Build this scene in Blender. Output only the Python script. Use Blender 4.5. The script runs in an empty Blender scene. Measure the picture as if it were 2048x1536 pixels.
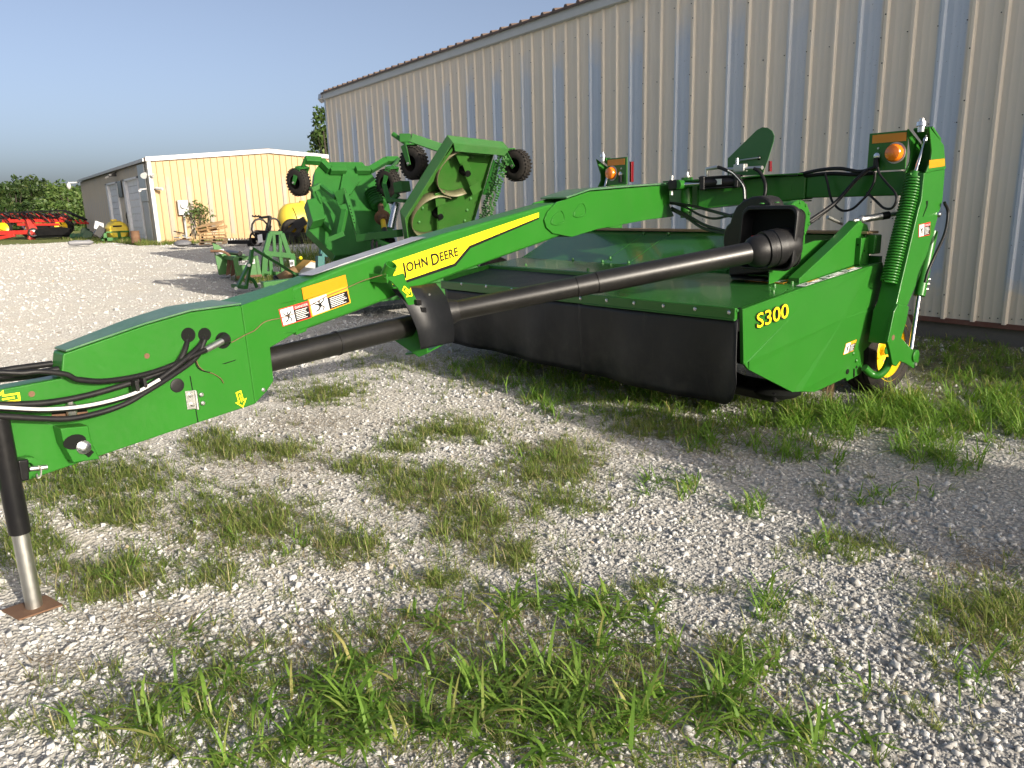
import bpy, bmesh, math, random
import numpy as np
from mathutils import Vector, Matrix

SC = bpy.context.scene
COL = SC.collection
R = math.radians
random.seed(7)

# ------------------------------------------------------------------ camera, sky, sun, exposure
cam = bpy.data.objects.new('camera', bpy.data.cameras.new('camera'))
COL.objects.link(cam)
cam.data.sensor_width = 36.0
cam.data.lens = 26.54
cam.data.clip_start = 0.05
cam.data.clip_end = 4000.0
ix = Vector((0.58472, 0.81070, -0.02937)); iy = Vector((0.17133, -0.15879, -0.97233)); fwd = Vector((-0.79294, 0.56351, -0.23175))
cam.matrix_world = Matrix(((ix.x, -iy.x, -fwd.x, 0.0), (ix.y, -iy.y, -fwd.y, 0.0), (ix.z, -iy.z, -fwd.z, 1.6), (0, 0, 0, 1)))
SC.camera = cam

SUN_EL, SUN_AZ = 16.5, 7.5            # degrees; azimuth measured from +X towards +Y
sdir = Vector((math.cos(R(SUN_EL)) * math.cos(R(SUN_AZ)), math.cos(R(SUN_EL)) * math.sin(R(SUN_AZ)), math.sin(R(SUN_EL))))
world = bpy.data.worlds.new('World'); SC.world = world
world.use_nodes = True
wn, wl = world.node_tree.nodes, world.node_tree.links
wn.clear()
wo = wn.new('ShaderNodeOutputWorld'); wb = wn.new('ShaderNodeBackground'); ws = wn.new('ShaderNodeTexSky')
ws.sky_type = 'NISHITA'; ws.sun_disc = False
ws.sun_elevation = R(SUN_EL); ws.sun_rotation = R(90 - SUN_AZ)
ws.altitude = 0.0; ws.air_density = 0.52; ws.dust_density = 3.7; ws.ozone_density = 1.0
wb.inputs['Strength'].default_value = 0.118
whs = wn.new('ShaderNodeHueSaturation'); whs.inputs['Saturation'].default_value = 0.80
wl.new(ws.outputs['Color'], whs.inputs['Color']); wl.new(whs.outputs['Color'], wb.inputs['Color']); wl.new(wb.outputs['Background'], wo.inputs['Surface'])

sun = bpy.data.objects.new('sun', bpy.data.lights.new('sun', 'SUN'))
COL.objects.link(sun)
sun.data.energy = 3.8; sun.data.angle = R(0.53); sun.data.color = (1.0, 0.91, 0.77)
sun.rotation_euler = sdir.to_track_quat('Z', 'Y').to_euler()
sun.location = (20, 5, 12)

SC.view_settings.view_transform = 'Standard'
SC.view_settings.look = 'None'
SC.view_settings.gamma = 1.0
SC.view_settings.use_curve_mapping = False
SC.view_settings.exposure = 0.80
SC.render.engine = 'CYCLES'
SC.cycles.use_denoising = True
SC.cycles.max_bounces = 6
SC.cycles.transparent_max_bounces = 8

# ------------------------------------------------------------------ helpers
def V3(p): return Vector((p[0], p[1], p[2]))

class Frame:
    """a flat working plane of the place: origin, two axes in it and the outward normal"""
    def __init__(s, o, a, b, n):
        s.o, s.a, s.b, s.n = V3(o), V3(a).normalized(), V3(b).normalized(), V3(n).normalized()
    def __call__(s, q, off=0.0):
        return s.o + s.a * q[0] + s.b * q[1] + s.n * off

_t = Vector((-1.35, 5.2, 0)).normalized()
FT = Frame((-3.6, .1, 0), _t, (0, 0, 1), (_t.y, -_t.x, 0))     # right-hand face of the tongue
FE = Frame((-3.25, 0, 0), (0, 1, 0), (0, 0, 1), (1, 0, 0))     # right end panel of the mower
FR = Frame((-3.02, 0, 0), (0, 1, 0), (0, 0, 1), (1, 0, 0))     # right wheel post
FB = Frame((0, 6.16, 0), (1, 0, 0), (0, 0, 1), (0, -1, 0))     # rear beam
FF = Frame((0, 4.23, 0), (1, 0, 0), (0, 0, 1), (0, -1, 0))     # front edge of the hood
FW = Frame((-9.5, 0, 2.53), (0, 1, 0), (.6, 0, .8), (.8, 0, -.6))    # underside of the near raised wing
FV = Frame((-13.4, 0, 2.45), (0, 1, 0), (-.6, 0, .8), (.8, 0, .6))   # top of the far raised wing
FS = Frame((0, 8.9, 0), (1, 0, 0), (0, 0, 1), (0, -1, 0))      # side wall of the cream shed
FL = Frame((-45.8, 0, 0), (0, 1, 0), (0, 0, 1), (1, 0, 0))     # gable wall of the cream shed

class MB:
    def __init__(s): s.v, s.f = [], []
    def add(s, vs, fs):
        b = len(s.v); s.v += [tuple(v) for v in vs]; s.f += [tuple(i + b for i in f) for f in fs]; return s
    def poly(s, pts): return s.add(pts, [tuple(range(len(pts)))])
    def prism(s, pts, vec):
        """closed solid: outline pts (3D, flat) swept by vec"""
        vec = V3(vec); n = len(pts); P = [V3(p) for p in pts]; Q = [p + vec for p in P]
        fs = [tuple(range(n - 1, -1, -1)), tuple(range(n, 2 * n))]
        fs += [(i, (i + 1) % n, n + (i + 1) % n, n + i) for i in range(n)]
        return s.add(P + Q, fs)
    def plate(s, fr, pts, t, off=0.0):
        return s.prism([fr(q, off) for q in pts], fr.n * -t)
    def hull(s, A, B):
        n = len(A); fs = [tuple(range(n - 1, -1, -1)), tuple(range(n, 2 * n))]
        fs += [(i, (i + 1) % n, n + (i + 1) % n, n + i) for i in range(n)]
        return s.add(list(A) + list(B), fs)
    def box(s, x0, x1, y0, y1, z0, z1):
        return s.prism([(x0, y0, z0), (x1, y0, z0), (x1, y1, z0), (x0, y1, z0)], (0, 0, z1 - z0))
    def bar(s, p0, p1, w, h, up=(0, 0, 1)):
        p0, p1 = V3(p0), V3(p1); d = (p1 - p0); dn = d.normalized()
        sd = dn.cross(V3(up)); sd = sd.normalized() if sd.length > 1e-5 else Vector((1, 0, 0)); u = sd.cross(dn).normalized()
        c = [p0 + sd * (a * w / 2) + u * (b * h / 2) for a, b in ((-1, -1), (1, -1), (1, 1), (-1, 1))]
        return s.prism(c, d)
    def cyl(s, p0, p1, r0, r1=None, n=16, cap=True):
        r1 = r0 if r1 is None else r1
        return s.lathe(p0, V3(p1) - V3(p0), [(0, r0), ((V3(p1) - V3(p0)).length, r1)], n, cap)
    def lathe(s, o, ax, prof, n=20, cap=True):
        o, ax = V3(o), V3(ax).normalized()
        e1 = ax.orthogonal().normalized(); e2 = ax.cross(e1)
        vs, fs = [], []
        for (h, r) in prof:
            for k in range(n):
                a = 2 * math.pi * k / n
                vs.append(o + ax * h + (e1 * math.cos(a) + e2 * math.sin(a)) * r)
        m = len(prof)
        for i in range(m - 1):
            for k in range(n):
                k2 = (k + 1) % n
                fs.append((i * n + k, i * n + k2, (i + 1) * n + k2, (i + 1) * n + k))
        if cap:
            fs.append(tuple(range(n - 1, -1, -1))); fs.append(tuple(range((m - 1) * n, m * n)))
        return s.add(vs, fs)
    def tube(s, path, r, n=8, cap=True):
        P = [V3(p) for p in path]; vs, fs = [], []
        t0 = (P[1] - P[0]).normalized(); e = t0.orthogonal().normalized()
        for i, p in enumerate(P):
            t = (P[min(i + 1, len(P) - 1)] - P[max(i - 1, 0)]).normalized()
            e = (e - t * e.dot(t)).normalized(); e2 = t.cross(e)
            rr = r[i] if isinstance(r, (list, tuple)) else r
            for k in range(n):
                a = 2 * math.pi * k / n
                vs.append(p + (e * math.cos(a) + e2 * math.sin(a)) * rr)
        for i in range(len(P) - 1):
            for k in range(n):
                k2 = (k + 1) % n
                fs.append((i * n + k, i * n + k2, (i + 1) * n + k2, (i + 1) * n + k))
        if cap:
            fs.append(tuple(range(n - 1, -1, -1))); fs.append(tuple(range((len(P) - 1) * n, len(P) * n)))
        return s.add(vs, fs)
    def ball(s, c, r, n=12, sc=(1, 1, 1)):
        c = V3(c); vs, fs = [], []; m = max(4, n // 2)
        for i in range(m + 1):
            th = math.pi * i / m
            for k in range(n):
                a = 2 * math.pi * k / n
                vs.append(c + Vector((math.sin(th) * math.cos(a) * r * sc[0], math.sin(th) * math.sin(a) * r * sc[1], math.cos(th) * r * sc[2])))
        for i in range(m):
            for k in range(n):
                k2 = (k + 1) % n; fs.append((i * n + k, (i + 1) * n + k, (i + 1) * n + k2, i * n + k2))
        return s.add(vs, fs)
    def mesh(s, name, ang=38):
        me = bpy.data.meshes.new(name)
        me.from_pydata([tuple(v) for v in s.v], [], s.f)
        bm = bmesh.new(); bm.from_mesh(me)
        if BODY[0]: bm.transform(BODY[0])
        bmesh.ops.remove_doubles(bm, verts=bm.verts, dist=1e-5)
        bmesh.ops.recalc_face_normals(bm, faces=bm.faces)
        bm.to_mesh(me); bm.free()
        me.polygons.foreach_set('use_smooth', [True] * len(me.polygons))
        me.set_sharp_from_angle(angle=R(ang))
        return me
    def build(s, name, mat, parent=None, bevel=0.0, seg=2, ang=38):
        o = bpy.data.objects.new(name, s.mesh(name, ang))
        if mat: o.data.materials.append(mat)
        link(o, parent)
        if bevel:
            b = o.modifiers.new('bevel', 'BEVEL'); b.width = bevel; b.segments = seg; b.limit_method = 'ANGLE'; b.angle_limit = R(40)
            b.harden_normals = True
        return o

WORLD = {}
BODY = [None]       # placement of the mower's cutting unit while its parts are being built
def link(o, parent=None):
    COL.objects.link(o)
    if parent is not None:
        o.parent = parent
        w = WORLD.get(parent.name, Matrix.Identity(4))
        o.matrix_parent_inverse = w.inverted()
    WORLD[o.name] = WORLD.get(o.name, Matrix.Identity(4))
    return o
def thing(name, label, cat, loc=(0, 0, 0), group=None):
    o = bpy.data.objects.new(name, None); COL.objects.link(o)
    o.empty_display_size = 0.2
    o.location = loc; WORLD[o.name] = Matrix.Translation(V3(loc))
    return tag(o, label, cat, group)
def tag(o, label=None, cat=None, group=None, kind=None):
    if label: o['label'] = label
    if cat: o['category'] = cat
    if group: o['group'] = group
    if kind: o['kind'] = kind
    return o
def copy_tree(o, parent=None, off=None):
    c = o.copy(); COL.objects.link(c)
    if parent is not None: c.parent = parent
    if off is not None: c.matrix_basis = off @ o.matrix_basis
    WORLD[c.name] = WORLD.get(o.name, Matrix.Identity(4))
    for ch in list(o.children): copy_tree(ch, c)
    return c
def smooth_path(pts, k=6):
    """Catmull-Rom through the points"""
    P = [V3(p) for p in pts]; P = [P[0] * 2 - P[1]] + P + [P[-1] * 2 - P[-2]]; out = []
    for i in range(1, len(P) - 2):
        a, b, c, d = P[i - 1], P[i], P[i + 1], P[i + 2]
        for j in range(k):
            t = j / k
            out.append(.5 * ((2 * b) + (c - a) * t + (2 * a - 5 * b + 4 * c - d) * t * t + (3 * b - a - 3 * c + d) * t ** 3))
    out.append(P[-2]); return out
def ring2(cx, cy, rx, ry=None, n=20, a0=0, a1=360):
    ry = rx if ry is None else ry
    return [(cx + rx * math.cos(R(a0 + (a1 - a0) * i / (n if abs(a1 - a0) == 360 else n - 1))), cy + ry * math.sin(R(a0 + (a1 - a0) * i / (n if abs(a1 - a0) == 360 else n - 1)))) for i in range(n)]
def rrect(x0, x1, y0, y1, r, n=5):
    o = []
    for cx, cy, a in ((x1 - r, y1 - r, 0), (x0 + r, y1 - r, 90), (x0 + r, y0 + r, 180), (x1 - r, y0 + r, 270)):
        o += [(cx + r * math.cos(R(a + 90 * i / n)), cy + r * math.sin(R(a + 90 * i / n))) for i in range(n + 1)]
    return o
_fonts = {}
def text_mesh(body, size, offset=0.0, shear=0.0, space=1.0, extrude=0.0):
    cu = bpy.data.curves.new('lettering', 'FONT'); cu.body = body; cu.size = size; cu.offset = offset; cu.shear = shear
    cu.space_character = space; cu.extrude = extrude; cu.resolution_u = 3
    t = bpy.data.objects.new('lettering', cu); COL.objects.link(t)
    dg = bpy.context.evaluated_depsgraph_get()
    me = bpy.data.meshes.new_from_object(t.evaluated_get(dg))
    bpy.data.objects.remove(t); bpy.data.curves.remove(cu)
    return me
def lettering(name, body, size, o, a, b, mat, parent, offset=0.0, space=1.0, shear=0.0, fit=None):
    """flat lettering lying in the plane o + a*x + b*y; a, b world directions; fit = wanted width"""
    me = text_mesh(body, size, offset, shear, space)
    a, b = V3(a).normalized(), V3(b).normalized(); n = a.cross(b).normalized()
    sx = 1.0
    if fit:
        w = max(v.co.x for v in me.vertices) - min(v.co.x for v in me.vertices); sx = fit / w
    for v in me.vertices: v.co = V3(o) + a * v.co.x * sx + b * v.co.y
    if BODY[0]: me.transform(BODY[0])
    ob = bpy.data.objects.new(name, me); me.materials.append(mat); link(ob, parent); return ob
def decal(name, fr, pts, mat, parent, off=0.0):
    return MB().plate(fr, pts, 0.0012, off + 0.0016).build(name, mat, parent)

# ------------------------------------------------------------------ materials
def nodes_of(name):
    m = bpy.data.materials.new(name); m.use_nodes = True
    nt = m.node_tree; return m, nt.nodes, nt.links, nt.nodes['Principled BSDF']
def N(n, kind, **kw):
    x = n.new(kind)
    for k, v in kw.items(): setattr(x, k, v)
    return x
def rgb(c): return (c[0], c[1], c[2], 1.0)
def mixc(n, l, fac, a, b, blend='MIX'):
    x = n.new('ShaderNodeMix'); x.data_type = 'RGBA'; x.blend_type = blend
    for sock, v in ((x.inputs[0], fac), (x.inputs[6], a), (x.inputs[7], b)):
        if isinstance(v, (int, float)): sock.default_value = v
        elif isinstance(v, tuple): sock.default_value = rgb(v)
        else: l.new(v, sock)
    return x.outputs[2]
def ramp(n, l, src, stops):
    r = n.new('ShaderNodeValToRGB'); l.new(src, r.inputs[0])
    while len(r.color_ramp.elements) < len(stops): r.color_ramp.elements.new(0.5)
    for e, (p, c) in zip(r.color_ramp.elements, stops): e.position = p; e.color = rgb(c if isinstance(c, tuple) else (c, c, c))
    return r.outputs[0]
def noise(n, l, vec, scale, detail=3, rough=.55, dist=0):
    x = n.new('ShaderNodeTexNoise'); x.inputs['Scale'].default_value = scale; x.inputs['Detail'].default_value = detail
    x.inputs['Roughness'].default_value = rough; x.inputs['Distortion'].default_value = dist
    if vec is not None: l.new(vec, x.inputs['Vector'])
    return x.outputs['Fac']
def mathn(n, l, op, a, b=None, clamp=False):
    x = n.new('ShaderNodeMath'); x.operation = op; x.use_clamp = clamp
    for sock, v in ((x.inputs[0], a), (x.inputs[1], b)):
        if v is None: continue
        if isinstance(v, (int, float)): sock.default_value = v
        else: l.new(v, sock)
    return x.outputs[0]
def geo(n): return n.new('ShaderNodeNewGeometry').outputs['Position']
def scaled(n, l, vec, s):
    x = n.new('ShaderNodeMapping'); l.new(vec, x.inputs['Vector']); x.inputs['Scale'].default_value = s; return x.outputs[0]

def coatmat(name, col, rough=.4, metal=0.0, var=.12, dust=0.0, dustcol=(.42, .37, .28), bump=.0, bscale=300, vscale=3.0, coat=0.0, spec=.5, peel=0.0, rvar=1.0):
    """painted or moulded surface: base colour, slow mottling, thin dust film, fine grain"""
    m, n, l, p = nodes_of(name); g = geo(n)
    slow = noise(n, l, g, vscale, 4); fine = noise(n, l, g, vscale * 14, 3)
    c = mixc(n, l, slow, tuple(x * (1 - var) for x in col), tuple(min(1, x * (1 + var)) for x in col))
    if dust:
        d = mathn(n, l, 'MULTIPLY', ramp(n, l, noise(n, l, g, 5.0, 6, .65), [(.35, 0.0), (.75, 1.0)]), ramp(n, l, fine, [(.3, .35), (.7, 1.0)]))
        d = mathn(n, l, 'MULTIPLY', d, dust)
        c = mixc(n, l, d, c, dustcol)
    l.new(c, p.inputs['Base Color'])
    rr = n.new('ShaderNodeMapRange'); l.new(fine, rr.inputs[0]); rr.inputs[3].default_value = max(.02, rough - .07 * rvar); rr.inputs[4].default_value = min(1, rough + .1 * rvar)
    l.new(rr.outputs[0], p.inputs['Roughness'])
    p.inputs['Metallic'].default_value = metal; p.inputs['Specular IOR Level'].default_value = spec
    p.inputs['Coat Weight'].default_value = coat; p.inputs['Coat Roughness'].default_value = .08
    h = None
    if bump:
        b = n.new('ShaderNodeBump'); b.inputs['Strength'].default_value = bump; b.inputs['Distance'].default_value = .002
        l.new(noise(n, l, g, bscale, 3), b.inputs['Height']); h = b
    if peel:
        b2 = n.new('ShaderNodeBump'); b2.inputs['Strength'].default_value = peel; b2.inputs['Distance'].default_value = .02
        l.new(noise(n, l, g, 2.2, 2), b2.inputs['Height'])
        if h: l.new(h.outputs[0], b2.inputs['Normal'])
        h = b2
    if h: l.new(h.outputs[0], p.inputs['Normal'])
    return m

GREEN = (.020, .142, .013)
M = {}
M['green'] = coatmat('green_paint', GREEN, .32, 0, .10, .09, dustcol=(.12, .17, .08), coat=.08, peel=.10, bump=.05, bscale=500, spec=.38)
M['hood'] = coatmat('hood_paint', (.034, .155, .030), .24, 0, .10, .0, coat=.35, peel=.06, rvar=.12)
M['dusty'] = coatmat('dusty_green_paint', (.05, .15, .06), .34, 0, .10, .55, dustcol=(.24, .27, .23), coat=.1, spec=.35)
M['oldgreen'] = coatmat('weathered_green_paint', (.020, .125, .018), .42, 0, .2, .07, dustcol=(.16, .17, .10), bump=.1, peel=.1, spec=0.35)
M['paleg'] = coatmat('faded_green_paint', (.042, .165, .034), .5, 0, .2, .22, dustcol=(.22, .22, .14), bump=.1)
M['teal'] = coatmat('teal_paint', (.01, .13, .12), .45, 0, .15, .15)
M['yellow'] = coatmat('yellow_paint', (.86, .56, .012), .38, 0, .06, .06)
M['tankyellow'] = coatmat('yellow_tank_plastic', (.82, .60, .05), .42, 0, .08, .10, bump=.05)
M['decaly'] = coatmat('yellow_vinyl', (.90, .72, .015), .32, 0, .02)
M['decalk'] = coatmat('black_vinyl', (.012, .012, .012), .35, 0, .02, spec=0.3)
M['decalw'] = coatmat('white_vinyl', (.66, .66, .64), .4, 0, .03)
M['decalr'] = coatmat('red_vinyl', (.62, .035, .025), .4, 0, .03)
M['decalo'] = coatmat('orange_vinyl', (.85, .33, .02), .4, 0, .03)
M['black'] = coatmat('black_paint', (.008, .008, .009), .30, 0, .2, .015, bump=.1, spec=0.35)
M['plastic'] = coatmat('black_moulded_plastic', (.011, .011, .012), .40, 0, .2, .03, bump=.25, bscale=900, spec=0.3)
M['shaft'] = coatmat('black_shaft_guard_plastic', (.010, .0095, .009), .34, 0, .3, .06, dustcol=(.20, .18, .15), bump=.2, bscale=250)
M['rubber'] = coatmat('rubber', (.016, .015, .014), .75, 0, .25, .30, dustcol=(.13, .105, .08), bump=.4, bscale=200, spec=0.2)
M['sheetrubber'] = coatmat('rubber_curtain', (.010, .011, .013), .42, 0, .2, .12, dustcol=(.06, .057, .054), bump=.12, bscale=120, peel=.6, spec=0.34)
def curtain_material():
    m = coatmat('rubber_curtain_streaked', (.011, .012, .014), .42, 0, .25, .12, dustcol=(.06, .057, .054), bump=.12, bscale=120, peel=.6, spec=.34)
    n, l, p = m.node_tree.nodes, m.node_tree.links, m.node_tree.nodes['Principled BSDF']; g = geo(n)
    src = p.inputs['Base Color'].links[0].from_socket
    k = ramp(n, l, noise(n, l, scaled(n, l, g, (26, 26, 1.6)), 1.0, 5, .7), [(.58, 0.0), (.78, .5)])
    z = n.new('ShaderNodeSeparateXYZ'); l.new(g, z.inputs[0])
    low = mathn(n, l, 'MULTIPLY', mathn(n, l, 'SUBTRACT', .75, z.outputs[2]), 1.6, True)
    mud = mathn(n, l, 'MULTIPLY', ramp(n, l, noise(n, l, g, 9, 6, .7), [(.45, 0.0), (.7, .7)]), low)
    l.new(mixc(n, l, mathn(n, l, 'MAXIMUM', k, mud), src, (.055, .052, .047)), p.inputs['Base Color'])
    return m
M['curtain'] = curtain_material()
M['hose'] = coatmat('hydraulic_hose', (.009, .009, .010), .42, 0, .2, .03, bump=.25, bscale=700, spec=0.3)
M['hosew'] = coatmat('white_hose_print', (.6, .6, .58), .5, 0, .1)
M['steel'] = coatmat('bright_steel', (.62, .63, .64), .25, 1.0, .08)
M['galv'] = coatmat('zinc_plated_steel', (.58, .58, .55), .42, 1.0, .15, .1, bump=.1)
M['chrome'] = coatmat('chromed_rod', (.75, .75, .76), .1, 1.0, .03)
M['rust'] = coatmat('rusty_steel', (.16, .085, .048), .85, 0.2, .45, .3, dustcol=(.3, .2, .12), bump=.6, bscale=150)
M['amber'] = coatmat('amber_lens', (.85, .20, .01), .12, 0, .05, coat=.6)
M['amberd'] = coatmat('amber_reflector', (.62, .24, .008), .3, 0, .1, bump=.5, bscale=260)
M['red'] = coatmat('red_paint', (.46, .022, .014), .38, 0, .12, .08)
M['redlens'] = coatmat('red_lens', (.14, .004, .008), .15, 0, .05, coat=.6)
M['white'] = coatmat('white_paint', (.50, .50, .49), .45, 0, .06, .08)
M['greybox'] = coatmat('grey_enamel', (.42, .44, .44), .45, 0, .08, .1)
M['dark'] = coatmat('dark_steel_and_cavity_shade', (.008, .009, .008), .7, 0, .2, spec=0.1)  # near-black: dark steel parts, and painted shade inside holes and gaps
M['wood'] = coatmat('weathered_pallet_wood', (.42, .26, .12), .8, 0, .3, .2, bump=.5, bscale=60)
M['oldwood'] = coatmat('grey_pallet_wood', (.22, .15, .09), .85, 0, .35, .2, bump=.5, bscale=60)
M['canvas'] = coatmat('black_canvas', (.009, .009, .010), .6, 0, .3, .03, spec=0.15)
M['bark'] = coatmat('bark', (.035, .028, .02), .9, 0, .3, bump=.6, bscale=40)
M['baffle'] = coatmat('scoured_baffle_steel', (.15, .14, .075), .5, .2, .3, .15)
M['straw'] = coatmat('dry_straw', (.36, .24, .13), .85, 0, .3)
M['tarp'] = coatmat('grey_plastic_sheet', (.20, .20, .21), .5, 0, .15)
M['glass'] = coatmat('dark_window_glass', (.03, .035, .04), .12, 0, .1)

# ------------------------------------------------------------------ ground
def ground_material():
    m, n, l, p = nodes_of('gravel_yard_and_grass'); g = geo(n)
    def vor(scale, feat='F1'):
        v = n.new('ShaderNodeTexVoronoi'); v.voronoi_dimensions = '2D'; v.feature = feat; v.inputs['Scale'].default_value = scale
        l.new(g, v.inputs['Vector']); return v
    v1 = vor(34); v2 = vor(85)
    sep = n.new('ShaderNodeSeparateColor'); l.new(v1.outputs['Color'], sep.inputs[0])
    sep2 = n.new('ShaderNodeSeparateColor'); l.new(v2.outputs['Color'], sep2.inputs[0])
    tone = mathn(n, l, 'ADD', mathn(n, l, 'MULTIPLY', sep.outputs[0], .6), mathn(n, l, 'MULTIPLY', sep2.outputs[0], .4))
    stone = ramp(n, l, tone, [(.1, (.345, .328, .298)), (.45, (.435, .42, .387)), (.9, (.51, .496, .466))])
    gap = ramp(n, l, v1.outputs['Distance'], [(.30, 1.0), (.62, .72)])
    c = mixc(n, l, 1.0, stone, gap, 'MULTIPLY')
    big = noise(n, l, g, .55, 4, .6)
    c = mixc(n, l, ramp(n, l, big, [(.45, 0.0), (.75, .5)]), c, (.42, .385, .32))
    soil = ramp(n, l, noise(n, l, g, 1.7, 5, .65), [(.62, 0.0), (.74, .65)])
    c = mixc(n, l, soil, c, (.17, .135, .10))
    # grass verge: along the cream shed and beyond it
    sx = n.new('ShaderNodeSeparateXYZ'); l.new(g, sx.inputs[0])
    wob = mathn(n, l, 'MULTIPLY', mathn(n, l, 'SUBTRACT', noise(n, l, g, .25, 4), .5), 9.0)
    far = mathn(n, l, 'MULTIPLY', mathn(n, l, 'ADD', mathn(n, l, 'ADD', sx.outputs[0], 57.0), wob), -.5, True)
    wob2 = mathn(n, l, 'MULTIPLY', mathn(n, l, 'SUBTRACT', noise(n, l, g, .9, 4), .5), 3.0)
    nearw = mathn(n, l, 'MULTIPLY', mathn(n, l, 'ADD', mathn(n, l, 'SUBTRACT', sx.outputs[1], 7.7), wob2), .8, True)
    leftside = mathn(n, l, 'MULTIPLY', mathn(n, l, 'ADD', sx.outputs[0], 43.0), -.5, True)
    verge = mathn(n, l, 'MULTIPLY', nearw, leftside)
    # weedy strip along the big shed wall
    shedstrip = mathn(n, l, 'MULTIPLY', mathn(n, l, 'MULTIPLY', mathn(n, l, 'ADD', mathn(n, l, 'SUBTRACT', sx.outputs[1], 5.6), wob2), .7, True), mathn(n, l, 'MULTIPLY', mathn(n, l, 'ADD', sx.outputs[0], 12.0), .3, True))
    gm = mathn(n, l, 'MAXIMUM', mathn(n, l, 'MAXIMUM', far, verge), mathn(n, l, 'MULTIPLY', shedstrip, .75))
    gn = noise(n, l, g, 6, 5, .7)
    gcol = ramp(n, l, gn, [(.3, (.035, .05, .018)), (.5, (.085, .105, .035)), (.7, (.20, .17, .085))])
    c = mixc(n, l, gm, c, gcol)
    l.new(c, p.inputs['Base Color']); p.inputs['Roughness'].default_value = .92; p.inputs['Specular IOR Level'].default_value = .1; p.inputs['Diffuse Roughness'].default_value = 1.0
    hsum = mathn(n, l, 'ADD', mathn(n, l, 'MULTIPLY', v1.outputs['Distance'], -1.0), mathn(n, l, 'MULTIPLY', v2.outputs['Distance'], -.45))
    hsum = mathn(n, l, 'ADD', hsum, mathn(n, l, 'MULTIPLY', noise(n, l, g, 4, 3), 1.5))
    b = n.new('ShaderNodeBump'); b.inputs['Strength'].default_value = 1.0; b.inputs['Distance'].default_value = .012
    l.new(hsum, b.inputs['Height']); l.new(b.outputs[0], p.inputs['Normal'])
    return m
M['ground'] = ground_material()
gr = MB().add([(-1500, -1500, 0), (1500, -1500, 0), (1500, 1500, 0), (-1500, 1500, 0)], [(0, 1, 2, 3)]).build('ground', M['ground'])
tag(gr, kind='structure')

# ------------------------------------------------------------------ the tan sheet-metal shed
def sheet_material(name, base, worn, wear, fade_top, dirt):
    """ribbed wall sheet: faded paint, bare zinc band along the lapped edge of each sheet, streaks, rust freckles"""
    m, n, l, p = nodes_of(name)
    tc = n.new('ShaderNodeTexCoord').outputs['Object']; g = geo(n)
    sx = n.new('ShaderNodeSeparateXYZ'); l.new(tc, sx.inputs[0])
    oi = n.new('ShaderNodeObjectInfo')
    streak = noise(n, l, scaled(n, l, g, (9, 9, .35)), 1.0, 5, .7)
    c = mixc(n, l, streak, tuple(x * .90 for x in base), tuple(min(1, x * 1.06) for x in base))
    c = mixc(n, l, mathn(n, l, 'MULTIPLY', oi.outputs['Random'], .22), c, tuple(x * .82 for x in base))
    # worn band: local x of the sheet from wear[0] to wear[1]
    edge = mathn(n, l, 'MULTIPLY', mathn(n, l, 'SUBTRACT', noise(n, l, scaled(n, l, g, (30, 30, .8)), 1.0, 3), .5), .03)
    xx = mathn(n, l, 'ADD', sx.outputs[0], edge)
    band = mathn(n, l, 'MULTIPLY', mathn(n, l, 'MULTIPLY', mathn(n, l, 'SUBTRACT', xx, wear[0]), 45, True), mathn(n, l, 'MULTIPLY', mathn(n, l, 'SUBTRACT', wear[1], xx), 45, True))
    top = mathn(n, l, 'SUBTRACT', fade_top, sx.outputs[2])
    top = mathn(n, l, 'MULTIPLY', mathn(n, l, 'ADD', top, mathn(n, l, 'MULTIPLY', noise(n, l, g, 2.2, 3), -.9)), 1.6, True)
    low = mathn(n, l, 'MULTIPLY', mathn(n, l, 'SUBTRACT', sx.outputs[2], mathn(n, l, 'MULTIPLY', noise(n, l, g, 5, 3), .55)), 4.0, True)
    bm_ = mathn(n, l, 'MULTIPLY', mathn(n, l, 'MULTIPLY', band, mathn(n, l, 'MULTIPLY', top, low)), mathn(n, l, 'ADD', mathn(n, l, 'MULTIPLY', oi.outputs['Random'], .35), .65))
    blot = ramp(n, l, noise(n, l, g, 1.3, 5, .7), [(.50, 0.0), (.72, dirt)])
    msk = mathn(n, l, 'MAXIMUM', bm_, blot)
    c = mixc(n, l, msk, c, mixc(n, l, streak, tuple(x * .8 for x in worn), worn))
    frk = ramp(n, l, noise(n, l, g, 55, 2, .5), [(.70, 0.0), (.76, .8)])
    c = mixc(n, l, mathn(n, l, 'MULTIPLY', frk, msk), c, (.12, .10, .09))
    l.new(c, p.inputs['Base Color'])
    p.inputs['Roughness'].default_value = .5
    b = n.new('ShaderNodeBump'); b.inputs['Strength'].default_value = .25; b.inputs['Distance'].default_value = .03
    l.new(noise(n, l, g, 1.6, 2), b.inputs['Height']); l.new(b.outputs[0], p.inputs['Normal'])
    return m
M['tan'] = sheet_material('tan_wall_sheet', (.88, .78, .625), (.61, .70, .81), (.60, .908), 4.45, .10)
M['cream'] = sheet_material('cream_wall_sheet', (.43, .28, .125), (.33, .285, .23), (.70, 1.0), 4.2, .15)
M['fascia'] = coatmat('pale_metal_trim', (.55, .57, .56), .45, 0, .06, .1)
M['roofm'] = coatmat('brown_roof_sheet', (.10, .065, .05), .55, 0, .25, .2)
M['zinc'] = coatmat('galvanised_sheet', (.50, .52, .54), .45, .6, .15, .1)

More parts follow.
